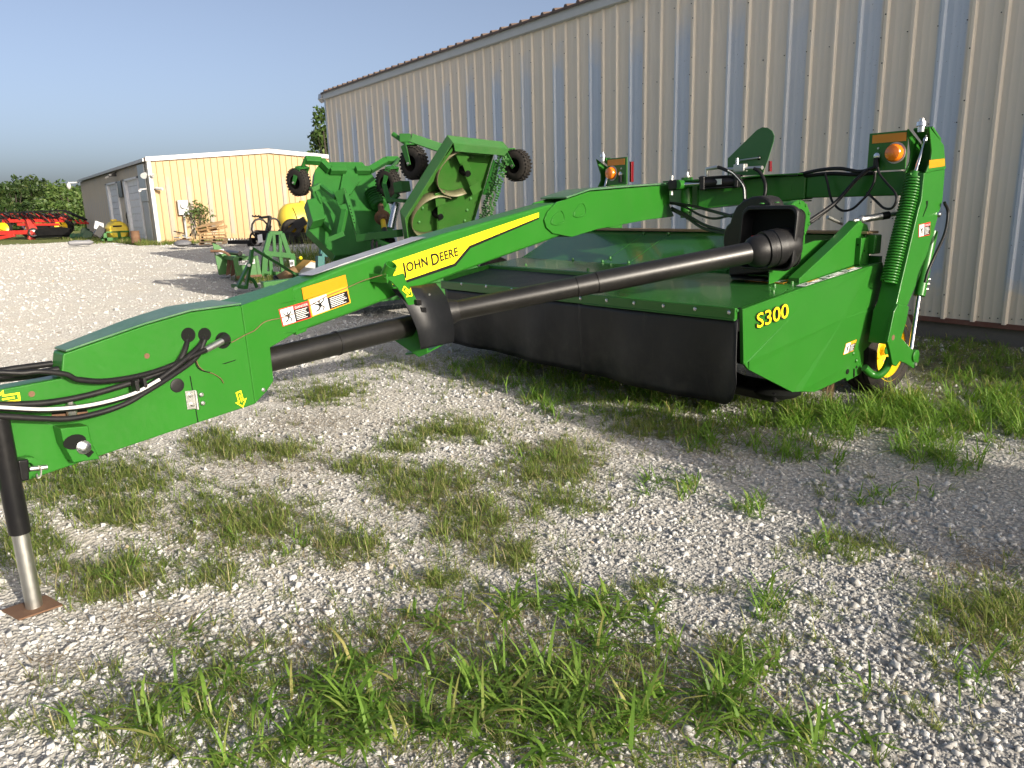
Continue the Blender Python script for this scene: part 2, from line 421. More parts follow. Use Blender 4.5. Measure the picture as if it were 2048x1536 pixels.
RIB = .3048
def sheet_profile(detail=True):
    pts = []
    for k in range(3):
        x0 = k * RIB
        pts += [(x0 + .012, 0), (x0 + .030, -.030), (x0 + .058, -.030), (x0 + .076, 0)]
        if detail:
            for q in (.142, .222):
                pts += [(x0 + q - .014, 0), (x0 + q - .006, -.0028), (x0 + q + .006, -.0028), (x0 + q + .014, 0)]
    return [(0, 0)] + pts + [(3 * RIB, 0)]
def sheet_mesh(name, h, mat, detail=True):
    pr = sheet_profile(detail)
    mb = MB(); n = len(pr)
    mb.add([(x, y, 0) for x, y in pr] + [(x, y, h) for x, y in pr], [(i, i + 1, n + i + 1, n + i) for i in range(n - 1)])
    me = mb.mesh(name, 20); me.materials.append(mat)
    return me

shed = thing('metal_shed', 'large tan ribbed sheet-metal shed filling the right side behind the mower', 'shed', (-7, 8.64, 0))
WX0, WX1, WYY, WZ0, WZ1 = -20.44, 9.0, 8.643, .235, 4.50
sm = sheet_mesh('wall_panel', WZ1 - WZ0, M['tan'])
x = WX0; k = 0
while x < WX1:
    o = bpy.data.objects.new('wall_panel', sm); link(o, shed)
    o.matrix_parent_inverse = Matrix.Identity(4)
    o.location = (x + 7, WYY - 8.64 + (.002 if k % 2 else 0), WZ0); x += 3 * RIB; k += 1
WX1 = x
# screws: rows along the purlins, too small to pick apart
sc_ = MB()
for row, z in enumerate((.30, 1.32, 2.30, 3.28, 4.2)):
    xx = WX0
    while xx < WX1 and xx < 2:
        for dx in (.10, .20, .29):
            if row and dx != .29: continue
            zz = z + random.uniform(-.012, .012); cx = xx + dx + random.uniform(-.01, .01)
            sc_.cyl((cx, WYY + .004, zz), (cx, WYY - .008, zz), .0065, .005, 6)
        xx += RIB
for kx in range(int((WX1 - WX0) / (3 * RIB))):
    for z in np.arange(.5, 4.4, .5):
        cx = WX0 + kx * 3 * RIB + .044
        if cx < 2: sc_.cyl((cx, WYY - .026, z), (cx, WYY - .038, z), .008, .006, 6)
tag(sc_.build('screws', M['dark'], shed), kind='stuff')
MB().box(WX0 - .03, WX0 + .06, WYY - .045, WYY + .03, WZ0, WZ1).build('corner_trim', M['zinc'], shed, .004)
MB().box(WX0, WX1, WYY - .012, WYY + .10, .19, .245).build('base_angle', coatmat('rusty_base_angle', (.16, .06, .045), .8, 0, .4, .3), shed, .003)
MB().box(WX0 + .05, WX1, WYY + .05, WYY + .3, -.05, .20).build('footing', coatmat('concrete', (.16, .15, .14), .9, 0, .25, .2, bump=.5, bscale=60), shed)
# eave trim in lengths with visible joints
xj = WX0 - .05
while xj < WX1:
    x2 = min(xj + 3.05, WX1)
    mbt = MB().prism([(xj, WYY - .05, 4.485), (xj, WYY - .075, 4.50), (xj, WYY - .075, 4.655), (xj, WYY + .02, 4.675), (xj, WYY + .02, 4.485)], (x2 - xj - .004, 0, 0))
    mbt.build('eave_trim', M['fascia'], shed, .003); xj = x2
# roof sheet with ribs, low pitch, ends proud of the trim
pr = []
xr = WX0 - .06
while xr < WX1:
    pr += [(xr, 0), (xr + .20, 0), (xr + .225, .04), (xr + .27, .04), (xr + .295, 0)]; xr += RIB
n_ = len(pr)
rise, run, ov = 1.35, 8.0, .12
vs = [(a, WYY - ov, 4.69 - ov * rise / run + b) for a, b in pr] + [(a, WYY + run, 4.69 + rise + b) for a, b in pr]
vs += [(a, WYY - ov, 4.655 - ov * rise / run + b * .0) for a, b in pr] + [(a, WYY + run, 4.655 + rise) for a, b in pr]
fs = [(i, i + 1, n_ + i + 1, n_ + i) for i in range(n_ - 1)] + [(2 * n_ + i, 2 * n_ + i + 1, i + 1, i) for i in range(n_ - 1)] + [(3 * n_ + i, 3 * n_ + i + 1, 2 * n_ + i + 1, 2 * n_ + i) for i in range(n_ - 1)]
MB().add(vs, fs).build('roof', M['roofm'], shed, ang=20)
vs = [(WX0, WYY, 0), (WX0, WYY + 16, 0), (WX0, WYY + 16, 4.6), (WX0, WYY + 8, 5.95), (WX0, WYY, 4.6)]
MB().prism(vs, (.03, 0, 0)).build('end_wall', M['tan'], shed)
vs = [(WX1 - .03, WYY + .05, 0), (WX1 - .03, WYY + 16, 0), (WX1 - .03, WYY + 16, 4.6), (WX1 - .03, WYY + 8, 5.95), (WX1 - .03, WYY + .05, 4.6)]
MB().prism(vs, (.03, 0, 0)).build('end_wall', M['tan'], shed)
MB().add([(WX0, WYY + 8, 6.03), (WX1, WYY + 8, 6.03), (WX1, WYY + 16.1, 4.68), (WX0, WYY + 16.1, 4.68)], [(0, 1, 2, 3)]).build('roof', M['roofm'], shed)
hx = [(WX0 - .06, WYY - .01 + .12 * math.cos(R(a)), 4.56 + .14 * math.sin(R(a))) for a in range(15, 375, 60)]
MB().prism([(WX0 - .26 + .0 * i, y, z) for i, (x_, y, z) in enumerate(hx)], (.20, 0, 0)).build('gutter_end', M['zinc'], shed, .004)

# ------------------------------------------------------------------ the cream shed
cs = thing('metal_shed', 'cream sheet-metal shed with two white overhead doors, far left', 'shed', (-45.8, 15.5, 0))
GY0, GYR, GY1, EH, RH = 8.9, 15.5, 22.1, 4.42, 4.90
def top_at(y): return EH + (RH - EH) * (1 - abs(y - GYR) / (GYR - GY0))
y = GY0; k = 0
RW = 1.184
pf = [(a * RW, b * 1.6) for a, b in sheet_profile(False)]
while y < GY1 - .05:
    vs, fs = [], []
    pp = [(q[0], q[1]) for q in pf if y + q[0] <= GY1]; m_ = len(pp)
    for q in pp: vs.append((q[0], 0, .05))
    for q in pp: vs.append((q[0], 0, top_at(y + q[0])))
    vs = [(a[0], pp[i % m_][1], a[2]) for i, a in enumerate(vs)]
    fs = [(i, i + 1, m_ + i + 1, m_ + i) for i in range(m_ - 1)]
    me = MB().add(vs, fs).mesh('wall_panel', 20); me.materials.append(M['cream'])
    o = bpy.data.objects.new('wall_panel', me); link(o, cs); o.matrix_parent_inverse = Matrix.Identity(4)
    o.location = (0, y - 15.5, 0); o.rotation_euler = (0, 0, R(90)); y += 3 * RIB * RW; k += 1
for (a, b) in (((GY0 - .12, top_at(GY0) - .02), (GYR, RH + .02)), ((GYR, RH + .02), (GY1 + .12, EH - .02))):
    MB().prism([(-45.62, a[0], a[1]), (-45.62, b[0], b[1]), (-45.62, b[0], b[1] + .24), (-45.62, a[0], a[1] + .24)], (-.3, 0, 0)).build('rake_trim', M['white'], cs, .01)
MB().box(-45.90, -45.70, GY0 - .06, GY0 + .14, 0, EH).build('corner_trim', M['white'], cs, .008)
# side wall (shaded), ribbed sheets either side of the door openings
XF = -72.6
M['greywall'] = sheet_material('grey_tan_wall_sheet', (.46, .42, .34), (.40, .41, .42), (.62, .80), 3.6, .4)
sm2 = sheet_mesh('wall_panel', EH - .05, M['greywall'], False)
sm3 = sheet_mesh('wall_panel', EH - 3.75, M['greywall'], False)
doors = ((-53.3, -48.9), (-60.0, -56.0))
x = -45.9 - 3 * RIB
while x > XF - 1:
    over = any(a - .2 < x + .45 < b + .2 for a, b in doors)
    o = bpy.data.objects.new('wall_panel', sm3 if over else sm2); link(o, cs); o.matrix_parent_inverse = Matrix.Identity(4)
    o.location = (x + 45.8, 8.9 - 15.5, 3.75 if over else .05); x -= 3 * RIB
M['doorw'] = coatmat('flaking_white_door_paint', (.78, .79, .80), .55, 0, .12, .35, dustcol=(.30, .25, .20), vscale=1.2)
for a, b in doors:
    for i in range(9):
        z0 = .05 + i * .41
        MB().box(a + .3, b - .05, 8.97, 9.02, z0, z0 + .395).build('door_section', M['doorw'], cs, .012)
    MB().box(a - .25, a + .32, 8.80, 9.0, 0, 3.78).build('door_jamb', M['doorw'], cs, .01)
    MB().box(b - .06, b + .12, 8.80, 9.0, 0, 3.78).build('door_jamb', M['doorw'], cs, .01)
    MB().box(a - .25, b + .12, 8.80, 9.0, 3.66, 3.78).build('door_header', M['doorw'], cs, .01)
MB().box(-55.6, -54.2, 8.80, 8.86, 2.75, 3.75).build('window', M['glass'], cs, .01)
MB().box(-48.1, -46.7, 8.80, 8.86, .1, 2.3).build('side_door', M['greybox'], cs, .01)
MB().box(-48.4, -46.6, 8.80, 8.86, 2.35, 4.35).build('patch_panel', M['zinc'], cs, .01)
MB().prism([(XF - .2, 8.72, EH + .02), (XF - .2, 8.72, EH + .17), (XF - .2, 15.5, RH + .30), (XF - .2, 22.3, EH + .17), (XF - .2, 22.3, EH + .02), (XF - .2, 15.5, RH + .12)], (-45.80 - XF + .2, 0, 0)).build('roof', M['roofm'], cs)
MB().box(XF - .2, -45.75, 8.64, 8.715, EH - .02, EH + .14).build('eave_trim', M['white'], cs, .01)
MB().box(XF, XF + .05, 8.95, 22, 0, EH).build('end_wall', M['greywall'], cs)
# fittings on the walls
lamp = MB().box(-55.2, -54.9, 8.3, 8.75, 4.05, 4.2).build('wall_lamp', M['black'], cs, .02)
MB().bar((-55.05, 8.8, 4.3), (-55.05, 8.1, 3.95), .12, .1).build('bracket', M['black'], lamp)
MB().cyl((-45.95, 8.72, 3.75), (-45.75, 8.60, 3.65), .12, .16).build('flood_lamp', M['white'], cs)
MB().cyl((-45.62, 8.95, 3.70), (-45.55, 9.05, 3.66), .10, .13).build('flood_lamp', M['white'], cs)
c1 = MB().cyl((-46.6, 8.52, 2.98), (-46.2, 8.40, 2.90), .07, .07).build('security_camera', M['white'], cs)
MB().bar((-46.3, 8.8, 3.0), (-46.4, 8.5, 2.98), .06, .06).build('bracket', M['white'], c1)
c2 = MB().cyl((-45.5, 9.1, 3.0), (-45.2, 9.35, 2.95), .08, .08).build('security_camera', M['white'], cs)
MB().bar((-45.8, 9.1, 3.0), (-45.45, 9.15, 3.0), .06, .06).build('bracket', M['white'], c2)
c3 = MB().bar((XF - .2, 8.7, EH - .05), (XF - .5, 8.0, EH - .05), .10, .10).build('security_camera', M['white'], cs)
MB().lathe((XF - .5, 8.0, EH - .08), (0, 0, -1), [(0, .08), (.1, .15), (.3, .17), (.42, .12), (.5, .03)], 12).build('dome', M['white'], c3)
mt = MB().box(-45.70, -45.52, 10.1, 10.65, 1.55, 2.35).build('meter_box', M['greybox'], cs, .02)
MB().cyl((-45.52, 10.37, 2.05), (-45.38, 10.37, 2.05), .16, .15, 16).build('meter_dial', M['white'], mt)
MB().cyl((-45.62, 10.37, 0), (-45.62, 10.37, 1.55), .06, n=8).build('conduit', M['greybox'], mt)
MB().tube(smooth_path([(-45.6, 10.7, 1.5), (-45.5, 10.9, .9), (-45.55, 10.8, .2)]), .03, 6).build('cable', M['hose'], mt)

# ------------------------------------------------------------------ the mower-conditioner
mower = thing('mower_conditioner', 'bright green pull-type mower conditioner with long tongue parked on the gravel', 'mower', (-4.6, 4.5, 0))
KB = .938                                   # the cutting unit is laid out on a slightly larger sheet and brought to size here
UNIT = Matrix.Translation((0, 0, 1.6 * (1 - KB))) @ Matrix.Scale(KB, 4)
BODY[0] = UNIT
def hz(y): return .857 + .114 * (y - 4.265)
def dz(x): return .0153 * (x + 3.28)
def H3(x, y, up=0): return (x, y, hz(y) + dz(x) * max(0, 1 - (y - 4.23)) + up)
def slab(name, pts, t, mat, bevel=.004):
    return MB().prism(pts, (0, 0, -t)).build(name, mat, mower, bevel)
# hood: right-hand lid, deck beside the end panel, rubber top on the left, raised green centre
slab('hood_lid', [H3(-4.93, 4.235), H3(-3.275, 4.235), H3(-3.275, 4.70), H3(-3.36, 4.915), H3(-4.93, 4.915)], .02, M['hood'], .006)
slab('deck_panel', [H3(-4.93, 4.925, -.004), H3(-3.36, 4.925, -.004), H3(-3.27, 4.71, -.004), H3(-3.27, 6.0, -.004), H3(-4.6, 6.0, -.004), H3(-4.93, 5.3, -.004)], .02, M['hood'])
slab('rubber_top', [H3(-7.22, 4.24, -.006), H3(-4.94, 4.24, -.006), H3(-4.94, 4.88, -.01), H3(-7.22, 4.88, -.01)], .008, M['sheetrubber'])
MB().prism([H3(-7.22, 4.86, -.02), H3(-4.95, 4.86, -.02), H3(-4.95, 4.86, .025), H3(-7.22, 4.86, .025)], (0, .03, 0)).build('hood_lip', M['green'], mower, .004)
slab('hood_strip', [H3(-7.22, 4.88, .026), H3(-4.95, 4.88, .026), H3(-4.95, 5.31, .012), H3(-7.22, 5.31, .012)], .015, M['hood'])
ZR = 1.272
for xa, xb, xc, xd in ((-7.22, -5.813, -5.813, -7.22), (-5.807, -5.463, -5.463, -5.807), (-5.457, -4.25, -4.25, -5.457)):
    MB().prism([(xa, 5.315, .984), (xb, 5.315, .984), (xc, 5.95, ZR), (xd, 5.95, ZR)], (0, .01, -.018)).build('hood_panel', M['hood'], mower, .003)
MB().prism([(-4.25, 5.315, .95), (-4.25, 5.95, .95), (-4.25, 5.95, ZR - .01), (-4.25, 5.33, .97)], (.012, 0, 0)).build('hood_side', M['green'], mower, .002)
MB().box(-7.2, -3.30, 5.965, 6.07, 1.12, 1.275).build('rear_crossmember', M['green'], mower, .012)
MB().box(-7.2, -3.35, 5.93, 6.10, 1.28, 1.30).build('rear_cap', M['straw'], mower, .004)
MB().box(-7.2, -3.30, 6.05, 6.10, .22, 1.10).build('rear_sheet', M['green'], mower, .006)
MB().lathe((-7.15, 5.35, .62), (1, 0, 0), [(0, .12), (0, .2), (3.75, .2), (3.75, .12)], 20).build('conditioner_roll', M['black'], mower)
MB().box(-7.2, -3.3, 4.75, 5.1, .09, .17).build('cutterbar', M['black'], mower, .02)
for bx in (-7.2 + i * .45 for i in range(9)):
    MB().lathe((bx + .2, 4.9, .12), (0, 0, 1), [(0, .16), (.03, .18), (.07, .12), (.11, .05)], 18).build('cutting_disc', M['dark'], mower)
MB().prism([(-3.33, 4.32, .50), (-3.33, 4.92, .23), (-3.33, 6.04, .23), (-3.33, 6.04, .83), (-3.33, 4.32, .83)], (.03, 0, 0)).build('painted_shade_side', M['dark'], mower)  # near-black plate added to darken the gap under the end panel
MB().box(-7.2, -3.36, 5.15, 5.18, .24, .80).build('painted_shade_back', M['dark'], mower)  # near-black sheet added so the space behind the curtain looks shaded
# latches / bolts on the hood
for q in ((-5.83, 5.33), (-5.79, 5.40), (-5.46, 5.34), (-5.81, 5.90), (-5.46, 5.90), (-6.3, 5.33), (-6.6, 4.92), (-5.6, 4.93), (-5.2, 4.93)):
    zz = .99 + (q[1] - 5.315) * .453 if q[1] > 5.3 else hz(q[1]) + .02
    MB().cyl((q[0], q[1], zz - .005), (q[0], q[1], zz + .018), .014, .012, 8).build('bolt', M['green'], mower)
for q in ((-3.45, 5.10), (-3.40, 4.80), (-3.52, 4.98)):
    MB().cyl(H3(q[0], q[1], -.01), H3(q[0], q[1], .014), .014, .012, 8).build('bolt', M['green'], mower)
# front rail with bolts
def zf(x): return .864 + dz(x)
MB().prism([(-7.24, 4.222, zf(-7.24)), (-3.285, 4.222, zf(-3.285)), (-3.285, 4.222, zf(-3.285) - .086), (-7.24, 4.222, zf(-7.24) - .086)], (0, .03, 0)).build('front_rail', M['green'], mower, .006)
MB().prism([(-4.86, 4.214, zf(-4.86) - .075), (-3.285, 4.214, zf(-3.285) - .075), (-3.285, 4.214, zf(-3.285) - .089), (-4.86, 4.214, zf(-4.86) - .089)], (0, .02, 0)).build('rail_lip', M['oldgreen'], mower, .003)
for bx in [(-6.801,0.797),(-6.335,0.804),(-5.892,0.804),(-4.89,0.8),(-4.564,0.81),(-4.25,0.815),(-3.94,0.821),(-3.634,0.826),(-3.333,0.83)]:
    MB().lathe((bx[0], 4.222, bx[1]), (0, -1, 0), [(0, .016), (.006, .016), (.012, .008)], 10).build('bolt', M['steel'], mower)
# rubber curtains hanging from the rail
def curtain(x0, x1, zb0, zb1, wav, y0, corner):
    nx, nz = 46, 12; mb = MB(); vs = []
    for i in range(nx + 1):
        u = i / nx; xx = x0 + (x1 - x0) * u
        zt = zf(xx) - .08; zb = zb0 + (zb1 - zb0) * u
        if corner: 
            e = (x1 - xx)
            if e < .2: zb += .2 - math.sqrt(max(0, .2 ** 2 - (.2 - e) ** 2))
        for j in range(nz + 1):
            w = j / nz
            yy = y0 + (.020 * math.sin(xx * 5.1 + wav) + .03 * math.sin(xx * 2.3 + wav * 2) + .012 * math.sin(xx * 11 + wav + 2 * w)) * w + .05 * w * w
            if corner and u > .8: yy -= .10 * ((u - .8) / .2) ** 2 * w
            if corner and u < .06: yy -= .03 * (1 - u / .06) * w
            vs.append((xx + (.05 * w * max(0, (u - .6) / .4) ** 2 if corner else 0), yy, zt + (zb - zt) * w))
    m = nz + 1
    fs = [(i * m + j, (i + 1) * m + j, (i + 1) * m + j + 1, i * m + j + 1) for i in range(nx) for j in range(nz)]
    mb.add(vs, fs)
    o = mb.build('curtain', M['curtain'], mower, ang=80)
    s = o.modifiers.new('thickness', 'SOLIDIFY'); s.thickness = .006
    return o
curtain(-4.95, -3.275, .125, .150, .7, 4.246, True)
curtain(-7.2, -4.88, .100, .132, 2.1, 4.262, False)
# end panels: pressed sheet with slanted creases
ep = [(4.265,0.857),(4.838,0.93),(6.011,1.056),(6.053,0.983),(6.118,0.843),(6.128,0.733),(6.006,0.433),(5.827,0.389),(5.854,0.198),(5.807,0.163),(5.621,0.134),(5.6,0.166),(5.178,0.118),(4.891,0.165),(4.354,0.42),(4.303,0.468)]
cre = [(4.346,0.483),(5.794,1.025),(4.983,0.159),(6.121,0.699)]
def panel_face(fr, pts, mb, t=.02):
    """outline with the raised band between two slanted creases"""
    a, b, c, d = [Vector(q) for q in cre]
    def off(q):
        q = Vector(q); 
        def side(p0, p1): 
            e = (p1 - p0).normalized(); return (q - p0).x * (-e.y) + (q - p0).y * e.x
        return 0.0
    return mb.plate(fr, pts, t)
pe = MB()
# band polygons share the crease line; the middle facet sits proud
top_poly = [ep[0], ep[1], ep[2], cre[1], cre[0], ep[15]]
mid_poly = [cre[0], cre[1], ep[2], ep[3], ep[4], ep[5], cre[3], cre[2], ep[13], ep[14]]
low_poly = [cre[2], cre[3], ep[6], ep[7], ep[8], ep[9], ep[10], ep[11], ep[12]]
rise = {tuple(cre[0]): .006, tuple(cre[1]): .010, tuple(cre[2]): .012, tuple(cre[3]): .014, tuple(ep[2]): 0, tuple(ep[13]): .002}
for pl in (top_poly, mid_poly, low_poly):
    c = Vector((sum(q[0] for q in pl) / len(pl), sum(q[1] for q in pl) / len(pl)))
    n = len(pl)
    lift = {id(top_poly): .004, id(mid_poly): .016, id(low_poly): .006}[id(pl)]
    vs = [FE(q, rise.get(tuple(q), 0)) for q in pl] + [FE(c, lift)]
    pe.add(vs, [(i, (i + 1) % n, n) for i in range(n)])
pe.build('end_panel', M['green'], mower, ang=1.5)
MB().plate(FE, ep, .022, -.004).build('end_panel_frame', M['green'], mower, .004)
MB().plate(FE, [(4.265,0.857),(6.011,1.056),(6.013,1.046),(4.267,0.847)], .05, .003).build('end_panel_flange', M['green'], mower, .003)
MB().plate(FE, [(4.25,0.859),(4.272,0.857),(4.314,0.466),(4.286,0.471)], .03, .006).build('panel_edge', M['green'], mower, .003)
lp = Frame((-7.24, 0, 0), (0, 1, 0), (0, 0, 1), (1, 0, 0))
MB().plate(lp, ep, .022).build('end_panel', M['green'], mower, .004)
MB().box(-3.305, -3.272, 4.25, 4.30, .70, .86).build('latch', M['black'], mower, .004)
for q in [(5.671,0.353),(5.723,0.288)]:
    MB().lathe(FE(q), (1, 0, 0), [(0, .018), (.014, .016), (.02, .008)], 8).build('bolt', M['green'], mower)
for q, r_ in (((5.61,0.214), .022), ((5.738,0.232), .012)):
    MB().lathe(FE(q, .004), (1, 0, 0), [(0, r_), (.003, r_)], 10).build('slot', M['dark'], mower)
MB().plate(FE, [(5.695,0.226),(5.71,0.224),(5.719,0.16),(5.705,0.154)], .01, .008).build('seam', M['dark'], mower)
# tuft of dry straw caught below the panel
st = MB()
for i in range(42):
    p = V3((-3.27,5.413,0.14)); p += Vector((random.uniform(-.03, .02), random.uniform(-.05, .06), random.uniform(-.02, .03)))
    d = Vector((random.uniform(-.3, .3), random.uniform(-.5, .5), -1)).normalized() * random.uniform(.05, .16)
    st.tube([p, p + d * .5 + Vector((random.uniform(-.015, .015),) * 3), p + d], .0011, 3, False)
tag(st.build('straw_tuft', M['straw'], mower), kind='stuff')

# ---- labels
def quad_map(c):
    a, b, cc, d = [Vector(q) for q in c]        # top-left, top-right, bottom-right, bottom-left
    return lambda u, v: (a * (1 - u) + b * u) * (1 - v) + (d * (1 - u) + cc * u) * v
def qpoly(qm, pts): return [tuple(qm(u, v)) for u, v in pts]
def qrect(qm, u0, v0, u1, v1): return qpoly(qm, [(u0, v0), (u1, v0), (u1, v1), (u0, v1)])
FIG = [[(.42, .30), (.5, .24), (.56, .30), (.52, .37), (.45, .36)], [(.40, .40), (.54, .38), (.62, .55), (.56, .66), (.46, .62), (.40, .5)], [(.54, .40), (.74, .30), (.82, .16), (.86, .18), (.78, .36), (.58, .48)],
       [(.44, .42), (.24, .34), (.14, .22), (.10, .25), (.22, .40), (.44, .52)], [(.56, .60), (.70, .72), (.62, .88), (.68, .90), (.78, .72), (.60, .54)], [(.46, .60), (.36, .74), (.18, .80), (.18, .86), (.40, .82), (.54, .64)]]
def warning_label(name, fr, c, border, header, parent, off=0.0, word=None, split=.45, white_left=True):
    qm = quad_map(c)
    base = decal(name, fr, c, border, parent, off)
    o2 = off + .0016
    decal('pictogram_field', fr, qrect(qm, .03, .05, split, .95), M['decalw'], base, o2)
    decal('text_field', fr, qrect(qm, split, .27, .97, .95), M['decalk'], base, o2)
    if header is not border: decal('header', fr, qrect(qm, split, .05, .97, .27), header, base, o2)
    u0, u1 = .05, split - .02
    mb = MB()
    for f in FIG: mb.plate(fr, qpoly(qm, [(u0 + (u1 - u0) * a, .06 + .88 * b) for a, b in f]), .001, o2 + .003)
    tag(mb.build('pictogram', M['decalk'], base), kind='stuff')
    mb = MB(); 
    for i in range(6):
        v = .34 + i * .098
        mb.plate(fr, qrect(qm, split + .05, v, split + .05 + (.93 - split - .05) * random.uniform(.7, 1), v + .04), .001, o2 + .003)
    tag(mb.build('small_print', M['decalw'], base), kind='stuff')
    if word:
        p0, p1 = fr(qm(split + .05, .235), o2 + .0035), fr(qm(.94, .235), o2 + .0035); up = fr(qm(split + .05, .08), o2 + .0035)
        lettering('lettering', word, (up - p0).length * 1.25, p0, p1 - p0, up - p0, M['decalw'], base, fit=(p1 - p0).length)
    return base
def arrow(fr, c, s, ang, parent, off=0.0):
    """outlined yellow arrow"""
    sh = [(-1, -.35), (.1, -.35), (.1, -.75), (1, 0), (.1, .75), (.1, .35), (-1, .35)]
    inn = [(-.82, -.2), (.26, -.2), (.26, -.42), (.74, 0), (.26, .42), (.26, .2), (-.82, .2)]
    ca, sa = math.cos(R(ang)), math.sin(R(ang))
    tr = lambda P: [(c[0] + s * (x * ca - y * sa), c[1] + s * (x * sa + y * ca)) for x, y in P]
    a = decal('arrow_decal', fr, tr(sh), M['decaly'], parent, off)
    decal('arrow_centre', fr, tr(inn), M['green'], a, off + .0016)
    decal('arrow_bar', fr, tr([(-.6, -.07), (.3, -.07), (.3, .07), (-.6, .07)]), M['decaly'], a, off + .0032)
# S300 on the end panel
pa, pb = V3((-3.239,4.403,0.708)), V3((-3.239,4.762,0.749))
ax_ = (pb - pa).normalized()
wid = (pb - pa).length
for nm, of_, mt_, dx in (('lettering_outline', .006, M['decalk'], 0.0), ('lettering', .001, M['decaly'], .0018)):
    lettering(nm, 'S300', .148, pa + Vector((dx, 0, 0)), ax_, Vector((0, -ax_.z, ax_.y)), mt_, mower, offset=of_, fit=wid, shear=0.0)
warning_label('warning_label', FE, [(5.544,0.453),(5.692,0.466),(5.66,0.379),(5.513,0.365)], M['decalo'], M['decalo'], mower, .013)
# long label strip on the deck
def deck_label(px, n):
    fr = Frame((0, 0, hz(5.0) + .0), (1, 0, 0), (0, 1, .114), (0, -.114, 1))
    return fr
FD = Frame((0, 4.265, .857), (1, 0, 0), (0, 1, .114), (0, -.114, 1))
for i, (y0, y1) in enumerate(((5.02, 5.30), (5.32, 5.58), (5.60, 5.78))):
    warning_label('warning_label', FD, [(-3.36, (y0 - 4.265)), (-3.36, (y1 - 4.265)), (-3.285, (y1 - 4.265)), (-3.285, (y0 - 4.265))], M['decalw'], M['decalo'] if i % 2 == 0 else M['decalw'], mower, .0)
warning_label('warning_label', FD, [(-3.86, .94), (-3.50, .94), (-3.50, .80), (-3.86, .80)], M['decalo'], M['decalo'], mower, .0)

# ---- tongue
BODY[0] = None
TW = .27
head = [(-0.216,0.938),(0.161,0.941),(0.185,1.042),(0.195,1.044),(0.54,1.113),(0.758,1.145),(1.027,1.146),(1.044,0.631),(0.727,0.607),(-0.066,0.54),(-0.287,0.517)]
hs0, hs1 = head[2][0], head[6][0]
def tdep(q): return .11 + (TW - .11) * min(1, max(0, (q[0] - hs0) / (hs1 - hs0))) ** .8
MB().hull([FT(q) for q in head], [FT(q, -tdep(q)) for q in head]).build('tongue_head', M['green'], mower, .006)
rear_face = [(1.027,1.146),(1.255,1.184),(1.359,1.205),(1.366,0.962),(1.174,0.905),(1.175,0.728),(1.124,0.681),(1.044,0.631)]
s0 = rear_face[0][0]
MB().hull([FT(q, -.045 * (q[0] - s0) / .45) for q in rear_face], [FT(q, -TW + .045 * (q[0] - s0) / .45) for q in rear_face]).build('tongue_cheek', M['green'], mower, .006)
tc = [(0.195,1.044),(0.54,1.113),(0.758,1.145),(1.027,1.146)]
MB().hull([FT((a, b + .004), .006) for a, b in tc] + [FT((a, b + .014), .006) for a, b in reversed(tc)],
          [FT((a, b + .004), -tdep((a, b)) - .006) for a, b in tc] + [FT((a, b + .014), -tdep((a, b)) - .006) for a, b in reversed(tc)]).build('top_cover', M['dusty'], mower, .004)
beam = [(1.254,1.179),(1.724,1.288),(2.501,1.425),(3.748,1.604),(3.833,1.355),(2.883,1.205),(2.407,1.126),(1.695,1.004),(1.32,0.947)]
MB().plate(FT, beam, .20, -.035).build('tongue_beam', M['green'], mower, .022, 4)
neck = [(3.729,1.605),(3.839,1.621),(4.153,1.678),(4.753,1.703),(5.478,1.728),(5.495,1.543),(5.587,1.441),(5.117,1.429),(4.288,1.381),(3.92,1.336),(3.672,1.374),(3.592,1.422),(3.569,1.478),(3.614,1.538)]
MB().plate(FT, neck, .015, -.018).build('neck_plate', M['green'], mower, .004)
MB().plate(FT, neck, .015, -.235).build('neck_plate', M['green'], mower, .004)
nt = [(3.839,1.629),(4.153,1.686),(4.753,1.712),(5.535,1.737)]
MB().hull([FT((a, b), -.006) for a, b in nt] + [FT((a, b + .014), -.006) for a, b in reversed(nt)], [FT((a, b), -.262) for a, b in nt] + [FT((a, b + .014), -.262) for a, b in reversed(nt)]).build('neck_cover', M['dusty'], mower, .004)
nb = [(3.92,1.336),(4.288,1.381),(5.117,1.429),(5.568,1.441)]
MB().hull([FT((a, b), -.03) for a, b in nb] + [FT((a, b + .012), -.03) for a, b in reversed(nb)], [FT((a, b), -.235) for a, b in nb] + [FT((a, b + .012), -.235) for a, b in reversed(nb)]).build('neck_floor', M['green'], mower, .003)
# teardrop pressings
for c, sx_, sy_ in (((3.732,1.483), .085, .06), ((4.025,1.531), .085, .06)):
    pts = [(c[0] - .085, c[1] - .035), (c[0] - .02, c[1] - .045), (c[0] + .07, c[1] - .03), (c[0] + .085, c[1] + .005), (c[0] + .06, c[1] + .05), (c[0] + .03, c[1] + .06), (c[0] - .01, c[1] + .045), (c[0] - .08, c[1] - .005)]
    MB().tube(smooth_path([FT(q, -.017) for q in pts + [pts[0]]], 4), .006, 6).build('weld_bead', M['green'], mower)
    MB().plate(FT, [(c[0] + (a - c[0]) * .85, c[1] + (b - c[1]) * .85) for a, b in pts], .004, -.016).build('plug_plate', M['green'], mower, .003)
# weld lines, bottom lug
wl1 = [(1.363,1.135),(1.247,1.117),(1.165,1.054),(1.149,1.017),(1.186,0.978),(1.354,0.963)]
MB().tube(smooth_path([FT(q, -.028) for q in wl1]), .0045, 5).build('weld_bead', M['green'], mower)
MB().plate(FT, [(1.356,0.98),(1.433,0.985),(1.423,0.953),(1.354,0.942)], .16, -.04).build('stop_block', M['green'], mower, .004)
